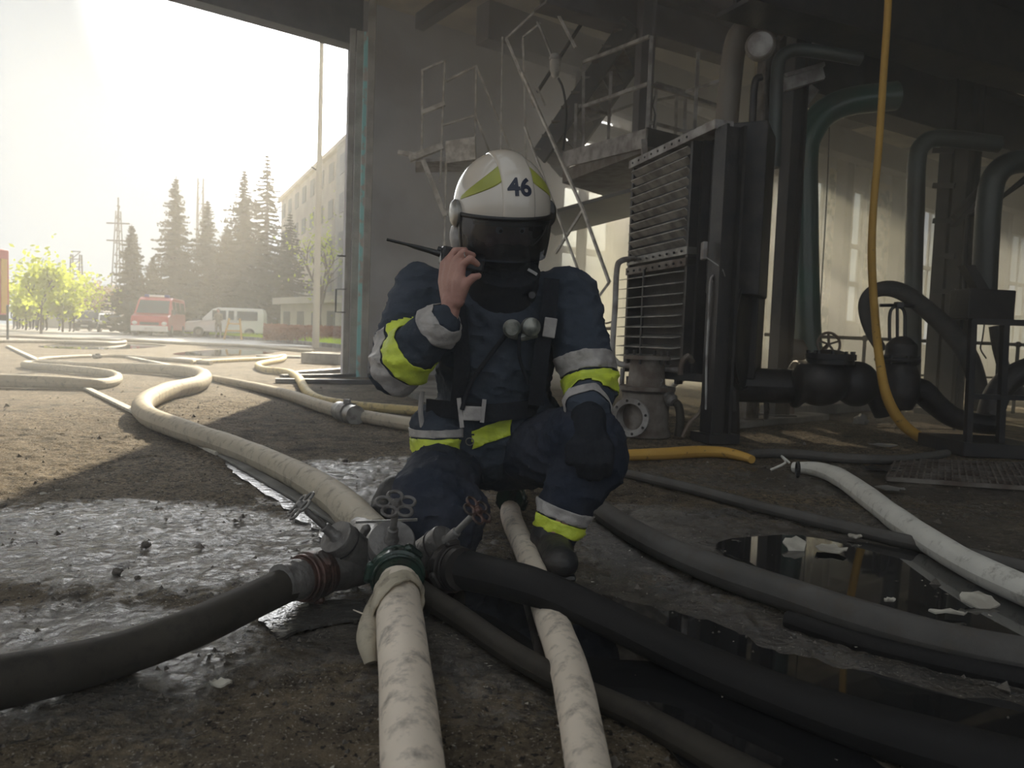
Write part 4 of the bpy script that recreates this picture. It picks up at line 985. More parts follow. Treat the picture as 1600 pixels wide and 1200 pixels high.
MB().lathe(P(1030,608,4.8), P(1052,628,4.7)-P(1030,608,4.8), [(0,.03), (.0,.045), (.03,.05), (.05,.042), (.06,.055), (.09,.055), (.10,.04), (.13,.045), (.15,.03)], 20).build('body', M_cast, r0, smooth=True)
MB().cyl(P(1032,606,4.78), P(1028,594,4.74), .012, seg=10).build('stem', M_cast, r0)
flower(r0, P(1028,596,4.74), P(1028,594,4.6)-P(1030,600,4.8), .034, M_cast)
MB().tube(W(4.72, (1050,626), (1060,634), (1063,655), (1060,682)), [.026,.027,.028,.028], 12, smooth=4).build('fire_hose', M_hbrown, smooth=True, label='short dark hose bending down from the small hydrant valve', cat='hose')
MB().tube(W(4.7, (1066,683), (1078,660), (1093,645), (1100,620), (1104,585)), .013, 8, smooth=4).build('cable', M_brownp, smooth=True, label='brown cable rising from the floor beside the dark column', cat='cable')
# ---- pipes
def pipe(label, pts, r, m, name='pipe', clamps=(), sm=5, seg=20, cat='pipe'):
    c = Vector(pts[0]); r_ = thing(name, label, cat, V(c.x, c.y, min(Vector(p).z for p in pts)))
    MB().tube(pts, r, seg, smooth=sm).build('run', m, r_, smooth=True)
    for i in clamps:
        p = Vector(pts[i]); q = Vector(pts[min(i+1, len(pts)-1)]); t = (q-p).normalized() if (q-p).length else V(0,0,1)
        MB().lathe(p-t*.025, t, [(0,r*.9), (0,r*1.35), (.05,r*1.35), (.05,r*.9)], 20).build('flange', m, r_, smooth=True)
    return r_
pipe('large vertical green pipe with a sunlit left edge and bent top', W(6.4, (1262,545), (1258,440), (1256,330), (1256,240), (1266,205), (1290,175), (1330,158), (1400,150)), .118, M_green, clamps=(0,))
pipe('slim grey-green pipe with a bent top left of the large green pipe', W(5.6, (1209,262), (1212,180), (1215,110), (1222,88), (1245,78), (1285,82), (1345,92)), .048, M_greyp)
pipe('dark green pipe with a bent top in front of the plaster wall', W(6.9, (1424,615), (1426,480), (1430,330), (1433,250), (1442,226), (1462,216), (1500,218), (1560,226)), .078, M_greyp, clamps=(0,))
pipe('grey pipe with a bent top right of the paired columns', W(6.2, (1537,470), (1541,380), (1546,310), (1555,275), (1580,255), (1630,250)), .095, M_greyp)
pipe('brownish vertical pipe curving over beside the round lamp', W(5.7, (1133,222), (1139,150), (1146,85), (1157,52), (1185,38), (1225,44)), .085, M_brownp)
pipe('thin bent conduit right of the paired columns', W(6.4, (1507,455), (1511,350), (1520,335), (1548,322), (1575,300), (1620,262)), .018, M_dark)
pipe('second thin conduit following the first one', W(6.5, (1524,420), (1528,345), (1540,326), (1570,306), (1622,270)), .012, M_dark)
pipe('slim dark pipe left of the slim grey-green pipe', W(5.5, (1172,270), (1176,180), (1180,128), (1190,120)), .026, M_dark)
pipe('thin wire hanging in front of the plaster wall', W(7, (1296,195), (1292,300), (1284,440), (1279,530)), .005, M_dark, cat='wire', name='wire')
pipe('loose wire sagging beside the large green pipe', W(6.6, (1268,455), (1270,490), (1275,520), (1282,540)), .005, M_dark, cat='wire', name='wire')
pipe('heavy dark pipe curving down from the gate valve to the right railing', W(5.0, (1418,610), (1440,612), (1462,632), (1490,652), (1530,662), (1560,664)), [.09,.085,.075,.07,.068,.068], M_dark)
pipe('heavy dark pipe at the right edge behind the railing', W(5.2, (1545,668), (1552,630), (1570,600), (1600,580), (1640,570)), .085, M_dark)
pipe('dark low pipe running from the blower to the large valve', W(5.2, (1128,600), (1180,602), (1250,604)), .122, M_dark)
pipe('curved pale pipe arching under the cooler cabinet', W(6.2, (1028,660), (1035,625), (1055,600), (1078,588)), .02, M_hwhite)
MB().tube(W(5.9, (1378,548), (1362,520), (1352,492), (1352,470), (1366,455), (1392,451), (1420,462), (1455,490), (1490,524), (1515,562), (1530,610), (1535,640)), [.045,.05,.05,.05,.055,.065,.07,.075,.08,.08,.075,.07], 16, smooth=4, flat=.55).build('flexible_duct', M_rub, smooth=True, label='thick black flexible duct arching over behind the gate valve', cat='duct')
MB().tube(W(6.3, (1600,620), (1575,590), (1560,545), (1553,510)), [.05,.05,.045,.04], 12, smooth=4).build('flexible_duct', M_rub, smooth=True, label='black flexible duct behind the right railing frame', cat='duct')
o = MB().tube([V(P(1390,-120,5.2).x+.02, 5.25, 5.6), P(1390,-120,5.2), P(1388,0,5.2), P(1381,110,5.2), P(1373,230,5.2), P(1365,320,5.2), P(1362,400,5.2), P(1366,480,5.2), P(1374,560,4.85), P(1386,620,4.8), P(1410,662,4.85), P(1445,688,4.9), P(1470,700,4.85)], [.024]*6+[.027]*3+[.032,.036,.034,.03], 14, smooth=5).build('fire_hose', M_hyel, smooth=True, label='yellow hose hanging from the roof and curving down to the floor', cat='hose')
pipe('pale sunlit elbow pipe stub beside the grating', W(4.75, (1472,690), (1482,696), (1494,700), (1500,708)), .035, M_hwhite)
# ---- large valve with a spoked wheel
r0 = thing('gate_valve', 'large black valve body with bolted lid and spoked hand wheel', 'valve', G(1300, 672))
vb = MB(); c = P(1292, 596, 5.1)
vb.ball(c+V(-.05,0,0), (.20,.19,.175), 22, 12); vb.ball(P(1338,600,5.1), (.15,.15,.16), 18, 10); vb.lathe(P(1248,600,5.15), V(-1,0,0), [(0,.1),(0,.17),(.04,.17),(.04,.1)], 24)
o = link('body', remesh(vb, .014, 4), M_dark, r0, smooth=True)
lidc = P(1297, 562, 5.05)
MB().lathe(lidc-V(0,0,.03), V(0,0,1), [(0,.12), (0,.155), (.03,.155), (.032,.165), (.07,.165), (.07,.13), (.095,.06), (.1,.01)], 28).build('lid', M_dark, r0, smooth=True)
for k in range(10):
    a = k*math.pi/5; MB().cyl(lidc+V(math.cos(a)*.148, math.sin(a)*.148, 0), lidc+V(math.cos(a)*.148, math.sin(a)*.148, .06), .012, seg=6).build('bolt', M_black, r0)
wc = P(1295, 538, 5.35); wx = V(.1,-1,.15).normalized()
hw_ = MB().torus(wc, wx, .085, .010, 32, 8).build('hand_wheel', M_brownp, r0, smooth=True)
for k in range(5):
    a = 2*math.pi*k/5+.3; s = wx.cross(V(0,0,1)).normalized(); u = s.cross(wx)
    MB().bar(wc, wc+s*(math.cos(a)*.083)+u*(math.sin(a)*.083), .013).build('spoke', M_brownp, hw_)
MB().cyl(wc, wc+V(0,.12,-.05), .014).build('stem', M_brownp, r0)
MB().tube([P(1345,600,5.1), P(1362,604,5.1), P(1376,618,5.1), P(1388,645,5.1)], [.12,.105,.10,.095], 18, smooth=3).build('outlet', M_dark, r0, smooth=True)
# ---- second gate valve with yoke and T handle
r0 = thing('yoke_valve', 'tall black gate valve with slotted yoke and T handle', 'valve', G(1405, 678))
c = P(1402, 560, 5.0)
vb = MB(); vb.lathe(P(1402,640,5.0), V(0,0,1), [(0,.09),(.1,.13),(.24,.125),(.30,.10),(.44,.10),(.49,.05),(.50,.02)], 24); vb.lathe(P(1402,566,5.0), V(0,0,1), [(0,.05),(0,.145),(.035,.145),(.035,.05)], 24); vb.tube([P(1410,610,5.0), P(1440,612,5.0)], .085, 18)
link('body', remesh(vb, .012, 3), M_dark, r0, smooth=True)
for sx in (-1, 1):
    MB().tube([P(1402+sx*12,532,5.0), P(1402+sx*12,495,5.0), P(1402+sx*8,482,5.0), P(1402,479,5.0)], .011, 8, smooth=3).build('yoke', M_black, r0, smooth=True)
MB().cyl(P(1402,535,5.0), P(1402,476,5.0), .010, seg=10).build('spindle', M_black, r0)
MB().bar(P(1404,481,5.0), P(1405,472,5.0), .05).build('nut', M_black, r0, bevel=.004)
MB().tube(W(5.0, (1375,477), (1404,477), (1428,479)), .011, 8).build('handle', M_black, r0, smooth=True)
for k in range(8):
    a = k*math.pi/4; q = P(1402,562,5.0)+V(math.cos(a)*.13, math.sin(a)*.13, 0); MB().cyl(q-V(0,0,.03), q+V(0,0,.03), .011, seg=6).build('bolt', M_black, r0)
# rusty pump bell in the smoke
r0 = thing('pump_bell', 'small rusty pump casing half lost in smoke behind the low dark pipe', 'pump', G(1235, 640))
vb = MB(); vb.ball(P(1236,552,6.3), (.14,.14,.13), 20, 12); vb.lathe(P(1238,575,6.3), V(0,0,1), [(0,.03),(.06,.06),(.1,.06)], 14); vb.lathe(P(1248,548,6.3), V(1,0,0), [(0,.1),(.03,.1),(.04,.04),(.12,.035)], 14)
link('casing', remesh(vb, .012, 2), M_brownp, r0, smooth=True)
MB().cyl(P(1227,531,6.3), P(1227,521,6.3), .02, seg=8).build('cap', M_brownp, r0); MB().cyl(P(1236,575,6.3), P(1236,655,6.3), .03, seg=8).build('stand', M_brownp, r0)
# ---- guard railing with ball joints
r0 = thing('guard_railing', 'long thin guard railing with ball joints before the windows', 'railing', P(1300, 640, 7.6))
ra = [P(1196,512,7.4), P(1252,514,7.5), P(1352,520,7.6), P(1436,522,7.7), P(1592,524,7.9), P(1680,526,8.0)]
zr = .74
for p in ra: p.z = zr
MB().tube(ra, .018, 8).build('hand_rail', M_dark, r0)
for p in ra[1:]:
    MB().cyl(V(p.x,p.y,0), p, .018, seg=8).build('post', M_dark, r0); MB().ball(p, .034, 10, 7).build('ball_joint', M_dark, r0, smooth=True)
MB().tube([V(p.x,p.y,.38) for p in ra[2:]], .012, 6).build('mid_rail', M_dark, r0)
for (a, b_, h, nm, lb) in (((1205,652), (1460,636), .10, 'kerb', 'low concrete kerb with a sunlit edge under the railing'), ((1130,668), (1300,660), .05, 'kerb', 'lower step in front of the kerb under the railing')):
    MB().bar(G(*a)+V(0,0,h/2), G(*b_)+V(0,.3,h/2), .22, h).build(nm, M_conc, label=lb, cat='kerb', bevel=.01)
# ---- near railing frame on its plinth
r0 = thing('railing_frame', 'black railing frame on a low plinth at the right edge', 'railing', G(1560, 722))
for (px, pb) in ((1511, 705), (1562, 700), (1640, 706)):
    MB().bar(P(px,pb,4.4), P(px+(9 if px < 1600 else 11),500,4.4), .035).build('post', M_dark, r0)
MB().bar(P(1516,502,4.4), P(1700,508,4.4), .035).build('top_rail', M_dark, r0); MB().bar(P(1514,619,4.4), P(1700,626,4.4), .03).build('mid_rail', M_dark, r0)
a = P(1505,712,4.35); b_ = P(1640,716,4.3); a.z = b_.z = 0
MB().hexa([a, b_, b_+V(0,.5,0), a+V(0,.5,0)]+[q+V(0,0,.085) for q in (a, b_, b_+V(0,.5,0), a+V(0,.5,0))]).build('plinth', M_dark, r0, bevel=.006)
# floor grating
r0 = thing('floor_grating', 'rusty steel floor grating before the right railing frame', 'grating', G(1500, 745))
ga, gb, gc, gd = G(1400, 722), G(1640, 730), G(1680, 772), G(1385, 752)
for i in range(9): 
    MB().bar(ga.lerp(gd, i/8)+V(0,0,.012), gb.lerp(gc, i/8)+V(0,0,.012), .012, .02).build('bar', M_rust, r0)
for i in range(26): MB().bar(ga.lerp(gb, i/25)+V(0,0,.016), gd.lerp(gc, i/25)+V(0,0,.016), .008, .016).build('bar', M_rust, r0)
# ---- control box on legs with its conduit bracket
r0 = thing('control_box', 'dark control box on thin legs behind the right railing frame', 'box', P(1535, 620, 5.9))
MB().box(P(1534,477,5.9), (.40,.22,.24), Matrix.Rotation(.12, 3, 'Z')).build('case', M_dark, r0, bevel=.01)
MB().hexa([p+o_ for o_ in (V(0,0,0), V(0,.1,0)) for p in W(5.85, (1508,414), (1524,414), (1548,455), (1530,455))]).build('bracket', M_dark, r0)
for px in (1503, 1564): MB().tube([P(px,500,5.9), V(P(px,500,5.9).x, 5.9, 0)], .012, 6).build('leg', M_dark, r0)
MB().tube(W(5.7, (1539,500), (1535,530), (1532,545), (1541,560)), .006, 6, smooth=3).build('wire', M_dark, r0)
# ---- overhead steelwork
def girder(label, a, b_, w_, h, m=M_beam, name='girder'):
    r = thing(name, label, 'beam', a); t = (Vector(b_)-Vector(a)).normalized()
    MB().bar(a, b_, .03, h).build('web', m, r); MB().bar(Vector(a)+V(0,0,h/2), Vector(b_)+V(0,0,h/2), w_, .03).build('flange', m, r); MB().bar(Vector(a)-V(0,0,h/2), Vector(b_)-V(0,0,h/2), w_, .03).build('flange', m, r); return r
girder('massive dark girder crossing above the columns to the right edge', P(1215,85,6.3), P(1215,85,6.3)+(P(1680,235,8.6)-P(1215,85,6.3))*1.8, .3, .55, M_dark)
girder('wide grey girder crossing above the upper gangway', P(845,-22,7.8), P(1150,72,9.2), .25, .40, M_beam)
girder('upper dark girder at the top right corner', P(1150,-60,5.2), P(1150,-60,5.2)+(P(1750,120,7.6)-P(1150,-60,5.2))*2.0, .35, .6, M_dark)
girder('thin grey angle bar left of the hanging yellow hose', P(1220,40,6.0), P(1345,84,6.6), .06, .07, M_rail)
girder('short stub beam on the column by the green pipe', P(1224,130,5.8), P(1286,112,5.8), .06, .10, M_rail)
girder('diagonal knee brace between the girder and the right pipe', P(1490,345,7), P(1575,255,7), .08, .10, M_dark)
girder('curved looking gusset brace beside the slim pipe', P(1226,195,6.2), P(1270,135,6.2), .05, .12, M_rail)
girder('upright twin channel left strip above the round lamp', P(1160,60,5.8), P(1165,-60,5.8), .05, .05, M_rail)
girder('upright twin channel right strip above the round lamp', P(1184,60,5.8), P(1188,-60,5.8), .05, .05, M_rail)
girder('far grey ceiling beam behind the gangway rails', P(900,130,10.5), P(1150,228,12.5), .15, .38, M_beam)
girder('farthest grey ceiling beam low behind the gangway', P(885,195,11.0), P(1140,270,12.6), .12, .28, M_beam)
# round lamp
r0 = thing('round_lamp', 'round pale bulkhead lamp above the dark housing', 'lamp', P(1188,70,5.3)); ax = V(-.35,-.93,-.1)
MB().lathe(P(1188,70,5.3)-ax.normalized()*.06, ax, [(0,.05),(0,.10),(.05,.105),(.07,.09),(.07,.05)], 28).build('housing', M_rust, r0, smooth=True)
MB().lathe(P(1188,70,5.3)+ax.normalized()*.005, ax, [(0,.085),(.012,.083),(.02,.06),(.022,.01)], 28).build('lens', M_rail, r0, smooth=True)
# hanging well-glass lamp
r0 = thing('pendant_lamp', 'caged glass lamp on a slanted rod high behind the helmet', 'lamp', P(868,80,7.5))
MB().tube([P(840,34,7.5), P(852,62,7.5), P(863,90,7.5)], .012, 8).build('rod', M_rail, r0)
MB().lathe(P(868,86,7.5), V(0,0,-1), [(0,.03),(.0,.05),(.03,.062),(.05,.06)], 16).build('cap', M_rail, r0, smooth=True)
MB().lathe(P(868,93,7.5), V(0,0,-1), [(0,.05),(.02,.055),(.10,.052),(.16,.035),(.18,.01)], 16).build('globe', M_railw, r0, smooth=True)
MB().tube(W(7.5, (872,122), (880,140), (885,180), (880,235)), .012, 6, smooth=3).build('cable', M_dark, r0)
# ---- upper gangway with rails
def rails(name, label, cat, Y, segs, m, r=.014, deck=None, loc=None):
    a = P(*segs[0][0], Y); q = thing(name, label, cat, a)
    for s in segs:
        nm = s[2] if len(s) > 2 else 'rail'; ya = s[3] if len(s) > 3 else Y; yb = s[4] if len(s) > 4 else ya
        MB().bar(P(*s[0], ya), P(*s[1], yb), s[5] if len(s) > 5 else r*2).build(nm, m, q)
    return q
Y = 6.9
gw = rails('upper_gangway', 'raised steel gangway with pipe railings above the cooler cabinet', 'gangway', Y, [
    ((912,97),(1015,57),'top_rail',8.2,6.9), ((912,166),(1013,131),'mid_rail',8.2,6.9), ((1013,131),(1136,170),'mid_rail',6.9,7.4), ((905,165),(954,180),'mid_rail',8.2,8.6),
    ((1018,57),(1011,207),'post',6.9), ((912,97),(911,232),'post',8.2), ((955,112),(950,222),'post',8.0), ((900,162),(898,238),'post',8.3), ((1091,82),(1084,226),'post',7.1), ((1025,130),(1023,208),'post',7.6), ((1057,150),(1055,216),'post',8.0), ((1071,144),(1069,218),'post',7.8),
    ((1025,130),(1071,144),'top_rail',7.6,7.8), ((1071,144),(1138,122),'top_rail',7.8,7.2), ((1011,190),(1071,206),'mid_rail',7.6,7.8), ((1071,206),(1135,192),'mid_rail',7.8,7.2), ((915,190),(985,165),'mid_rail',9), ((985,165),(1060,150),'mid_rail',9)], M_rail, .015)
zg = P(1010,212,6.9).z
MB().hexa([V(p.x,p.y,z) for z in (zg-.14, zg-.0) for p in (P(880,250,8.4), P(1010,212,6.9), P(1092,232,7.4), P(960,240,9.2))]).build('deck', M_rust, gw)
MB().bar(P(880,250,8.35), P(1010,216,6.85), .02, .17).build('edge_beam', M_rail, gw); MB().bar(P(1010,214,6.86), P(1086,232,7.3), .02, .17).build('edge_beam', M_dark, gw)
MB().bar(P(1006,218,6.85), P(1008,262,6.85), .05).build('hanger', M_rail, gw)
MB().hexa([V(p.x,p.y,z) for z in (zg-.42, zg-.38) for p in (P(838,235,9.2), P(1005,262,7.2), P(1005,262,8.6), P(870,300,10.6))]).build('soffit', M_dark, gw)
MB().tube(W(6.9, (1023,150), (1020,165), (1024,180), (1021,200)), .007, 5).build('chain', M_dark, gw)
# ---- dark stair flight
st_ = thing('steel_stair', 'dark steel stair flight climbing behind the pendant lamp', 'stairs', P(840,240,8.6))
sa, sb = P(842,245,9.0), P(985,35,8.2)
for o_ in (V(0,0,0), V(.25,.75,0)): MB().bar(sa+o_, sb+o_, .04, .24).build('stringer', M_dark, st_)
for i in range(9):
    p = sa.lerp(sb, (i+.5)/9); MB().hexa([p+V(x,y,z)+V(.25,.75,0)*k for z in (0,.02) for k,x,y in ((0,-.13,0),(0,.10,0),(1,.10,0),(1,-.13,0))]).build('tread', M_rust, st_)
MB().bar(sa+V(-.05,-.02,.75), sb+V(-.05,-.02,.75), .03).build('hand_rail', M_dark, st_)
# ---- left wall platform and ladder rails
lp = rails('wall_platform', 'small bracketed platform with thin white rails on the dark wall left of the helmet', 'platform', 9.4, [
    ((660,110),(695,95),'rail'), ((695,95),(691,190),'post'), ((691,190),(688,285),'post'), ((660,110),(659,236),'post'), ((660,176),(695,162),'rail',9.4,9.4,.05), ((697,127),(744,103),'rail'), ((744,103),(742,221),'post'), ((691,196),(743,180),'rail'),
    ((744,103),(803,246),'stair_rail'), ((743,180),(768,246),'stair_rail'), ((697,250),(694,395),'support'), ((661,250),(696,338),'brace',9.4,9.4,.06), ((622,238),(660,244),'bracket',9.4,9.4,.05), ((640,248),(692,228),'bracket',9.4,9.4,.08), ((733,245),(741,268),'brace',9.4,9.4,.09)], M_railw, .012)
a, b_ = P(697,238,9.35), P(743,231,9.2)
MB().bar(a, b_, .02, .27).build('plate', M_railw, lp)
MB().hexa([V(p.x,p.y,z) for z in (P(697,238,9.35).z-.10, P(697,238,9.35).z-.06) for p in (P(650,240,9.5), P(743,236,9.25), P(743,236,9.9), P(650,240,10.1))]).build('deck', M_rail, lp)
rails('ladder_rails', 'long thin diagonal handrails dropping past the right side of the helmet', 'railing', 8.0, [
    ((791,60),(836,168),'rail',8.0,8.0,.026), ((815,112),(911,328),'rail',8.0,7.0), ((911,328),(952,441),'rail',7.0,6.6), ((952,441),(924,479),'rail',6.6,6.6), ((911,328),(868,396),'rail',7.0,7.2,.022), ((820,198),(925,480),'rail',8.0,6.6,.018),
    ((817,60),(822,250),'post',8.0,8.0,.02), ((785,58),(782,246),'post',8.6,8.6,.02), ((817,58),(845,36),'rail',8.0,8.0,.02), ((791,60),(850,5),'rail',8.0,8.0,.02), ((868,15),(899,74),'rail',8.0,8.0,.026), ((836,130),(852,165),'rail',8.0,8.0,.02)], M_railw, .012)
# thin pipes at the lattice window
pipe('thin pipe crossing the lattice window low beside the cabinet', [P(928,505,8.5), P(948,505,8.4), P(962,500,8.3)], .010, M_rail)
pipe('lower thin pipe crossing the lattice window beside the cabinet', [P(925,514,7.5), P(960,513,7.3)], .016, M_brownp)
column('window_post', 'dark upright post standing in front of the lattice window', 899, 12.2, .12, M_dark, 3.2)

# ================================================================== crouching firefighter
def fold(a, b_, s=1.0):
    def f(p):
        q = p+V(3.1, 1.7, .4)
        r = 1-abs(noise.noise(V(q.x*9, q.y*9, q.z*17))*2.2)
        r2 = 1-abs(noise.noise(V(q.x*20+5, q.y*20, q.z*30))*2.2)
        return s*(a*noise.noise(q*8)+b_*.6*(max(0, r)**2-.4)+b_*.4*(max(0, r2)**2-.4))
    return f
# -- landmarks
HIPC = P(765, 690, 2.36)
SHL, SHR = P(662, 458, 2.26), P(888, 462, 2.22)
ELL, WRL = P(618, 578, 2.10), P(700, 494, 2.00)
ELR, WRR = P(922, 612, 2.12), P(918, 668, 1.93)
HPL, HPR = P(712, 704, 2.34), P(822, 704, 2.34)
KNL, KNR = P(676, 792, 2.00), P(922, 706, 1.97)
AKL, AKR = P(640, 800, 2.42), P(862, 848, 1.95)
# -- head frame
yaw, pit, rol = R(20), R(15), R(5)
hf = V(math.sin(yaw), -math.cos(yaw), 0); hu = V(0,0,1); hr = hu.cross(hf)
hf2 = hf*math.cos(pit)-hu*math.sin(pit); hu2 = hu*math.cos(pit)+hf*math.sin(pit); hf, hu = hf2, hu2
hr2 = hr*math.cos(rol)+hu*math.sin(rol); hu = hu*math.cos(rol)-hr*math.sin(rol); hr = hr2
H0 = P(787, 240, 2.12); H0 = H0-V(0,0,.150)
HROT = Matrix((hr, hf, hu)).transposed()
def HD(x, y, z): return H0+hr*x+hf*y+hu*z
# -- the body itself, one continuous surface
mb = MB()
hc_ = HD(0, .005, -.055)
mb.ball(hc_, (.074,.094,.112), 20, 14, HROT); mb.ball(HD(0,.03,-.125), (.055,.062,.045), 14, 9, HROT)
mb.capsule(HD(0,.088,-.045), .010, HD(0,.112,-.078), .014, 10)            # nose
for s in (-1, 1):
    mb.capsule(HD(s*.012,.088,-.030), .011, HD(s*.045,.075,-.032), .010, 8)  # brow
    mb.ball(HD(s*.076,-.005,-.06), (.010,.018,.030), 10, 7, HROT)           # ear
    mb.ball(HD(s*.045,.06,-.085), (.024,.024,.022), 10, 7, HROT)            # cheek
mb.capsule(HD(-.020,.086,-.112), .008, HD(.020,.086,-.112), .008, 8)        # lips
neck = P(785, 440, 2.20); ch = P(778, 545, 2.26)
mb.capsule(HD(0,-.02,-.12), .058, neck, .062, 14)
mb.capsule(neck, .07, ch, .135, 16); mb.capsule(ch, .14, HIPC, .135, 16)
mb.capsule(P(700,470,2.27), .07, P(860,470,2.24), .07, 14)
for a, b_, c_ in ((SHL, ELL, WRL), (SHR, ELR, WRR)):
    mb.capsule(a, .052, b_, .042, 12); mb.capsule(b_, .042, c_, .027, 12)
for a, b_, c_ in ((HPL, KNL, AKL), (HPR, KNR, AKR)):
    mb.capsule(a, .085, b_, .058, 14); mb.capsule(b_, .058, c_, .040, 12)
mb.capsule(AKR, .04, P(872,884,1.84), .032, 10); mb.capsule(AKL, .04, P(610,790,2.52), .032, 10)
# right hand (holds the radio)
def chain(pts, rs):
    for i in range(len(pts)-1): mb.capsule(pts[i], rs[i], pts[i+1], rs[i+1], 10)
wr_ = P(705, 496, 2.0)
kn = [P(694,410,2.022), P(702,405,2.005), P(712,407,1.985), P(722,414,1.968)]
chain([P(700,500,2.0), P(706,470,1.995)], [.027,.028])
for i, k_ in enumerate(kn): chain([P(700+i*5,470,2.008-i*.01), P((694,700,708,716)[i],440,2.02-.017*i), k_], [.020,.018,.0125])
for (a, b_, c_) in ((kn[0], P(700,395,2.03), P(713,392,2.045)), (kn[1], P(711,392,2.005), P(727,391,2.02)), (kn[2], P(724,394,1.975), P(739,399,1.992)), (kn[3], P(735,404,1.955), P(746,413,1.972))):
    chain([a, b_, c_], [.0118,.0108,.0090])
chain([P(716,468,1.985), P(728,444,1.962), P(738,434,1.955), P(748,431,1.965)], [.019,.0135,.0115,.009])
# left hand hangs over the knee
chain([WRR, P(926,690,1.90)], [.028,.026])
for i in range(4):
    a = P(910+i*13, 700, 1.875+.004*abs(i-1.5)); chain([P(918+i*6,684,1.90), a, P(908+i*14,720+4*(1 if i in (1,2) else 0),1.868), P(909+i*13,737+5*(1 if i in (1,2) else 0),1.885)], [.019,.0135,.0115,.009])
chain([P(906,684,1.90), P(894,700,1.89), P(893,716,1.885)], [.017,.012,.009])
body_m = remesh(mb, .0042, 3, .5)
ff_ = link('person', body_m, M_skin, smooth=True, label='firefighter in navy turnout gear and white helmet crouching behind the manifold, speaking into a radio', cat='person')
# eyes
for s in (-1, 1):
    e = MB(); e.ball(HD(s*.031,.084,-.052), .0115, 12, 8); eo = e.build('eye', mat('eye_white', (.55,.52,.50), .3), ff_, smooth=True)
    MB().ball(HD(s*.031,.0925,-.054), (.0055,.0045,.0055), 10, 7, HROT).build('iris', M_black, eo, smooth=True)
# -- jacket
mb = MB()
mb.capsule(P(765,655,2.335), .168, P(775,560,2.28), .182, 22); mb.capsule(P(775,560,2.28), .182, P(782,495,2.25), .165, 22)
mb.capsule(P(700,482,2.27), .118, P(858,484,2.24), .115, 18); mb.capsule(P(783,470,2.22), .12, P(787,440,2.19), .085, 16)
mb.capsule(SHL, .096, P(634,520,2.19), .085, 16); mb.capsule(P(634,520,2.19), .085, ELL, .078, 16)
mb.capsule(ELL, .078, P(640,556,2.07), .078, 16); mb.capsule(P(640,556,2.07), .078, P(690,508,2.0), .056, 16)
mb.capsule(SHR, .094, P(908,530,2.17), .084, 16); mb.capsule(P(908,530,2.17), .086, ELR, .079, 16)
mb.capsule(ELR, .076, P(920,640,2.0), .064, 16)
mb.capsule(P(760,676,2.33), .165, P(700,676,2.26), .12, 18); mb.capsule(P(760,676,2.33), .165, P(822,668,2.27), .12, 18)
jm = remesh(mb, .0085, 8, .6, fold(.010, .014))
jk = link('jacket', jm, M_navy, ff_, smooth=True)
# -- trousers
mb = MB()
mb.capsule(P(712,712,2.34), .105, P(820,708,2.34), .115, 18)
mb.capsule(P(706,724,2.28), .110, P(670,784,2.02), .110, 18); mb.capsule(P(670,784,2.02), .110, P(690,818,1.99), .10, 18); mb.capsule(P(716,800,2.04), .09, P(716,836,2.04), .07, 16)
mb.capsule(P(690,812,2.02), .095, P(640,800,2.30), .075, 16)
mb.capsule(P(822,704,2.30), .12, P(918,692,1.99), .105, 18); mb.capsule(P(918,692,1.99), .105, P(930,722,1.99), .095, 16)
mb.capsule(P(922,716,1.99), .098, P(885,786,1.98), .074, 16); mb.capsule(P(885,786,1.98), .074, P(866,842,1.97), .062, 16)
tm = remesh(mb, .0085, 8, .6, fold(.008, .013))
for v in tm.vertices: v.co.z = max(v.co.z, .004)
tr = link('trousers', tm, M_navy2, ff_, smooth=True)
# -- boots
for nm, pts in (('boot', ((P(863,840,1.97),.062),(P(862,868,1.98),.060),(P(858,882,2.02),.050))), ('boot', ((P(618,770,2.42),.060),(P(606,790,2.42),.058),(P(600,800,2.36),.045)))):
    mb = MB()
    for i in range(len(pts)-1): mb.capsule(pts[i][0], pts[i][1], pts[i+1][0], pts[i+1][1], 14)
    e = pts[1][0]
    if nm and pts[0][0].x > 0:
        t_ = P(872,893,1.84); t_.z = .045; mb.capsule(V(e.x,e.y,.05), .05, t_, .044, 14); mb.ball(t_+V(.003,-.02,0), (.048,.05,.04), 14, 9)
    bm_ = remesh(mb, .006, 5)
    for v in bm_.vertices: v.co.z = max(v.co.z, .002)
    bo = link('boot', bm_, M_rub, ff_, smooth=True)
a = P(855,884,1.95); MB().hexa([V(x+a.x-.035, y+1.93, z) for z in (.0, .022) for x, y in ((-.025,-.14), (.10,-.14), (.09,.14), (-.02,.14))]).build('boot_sole', M_black, ff_, bevel=.012)
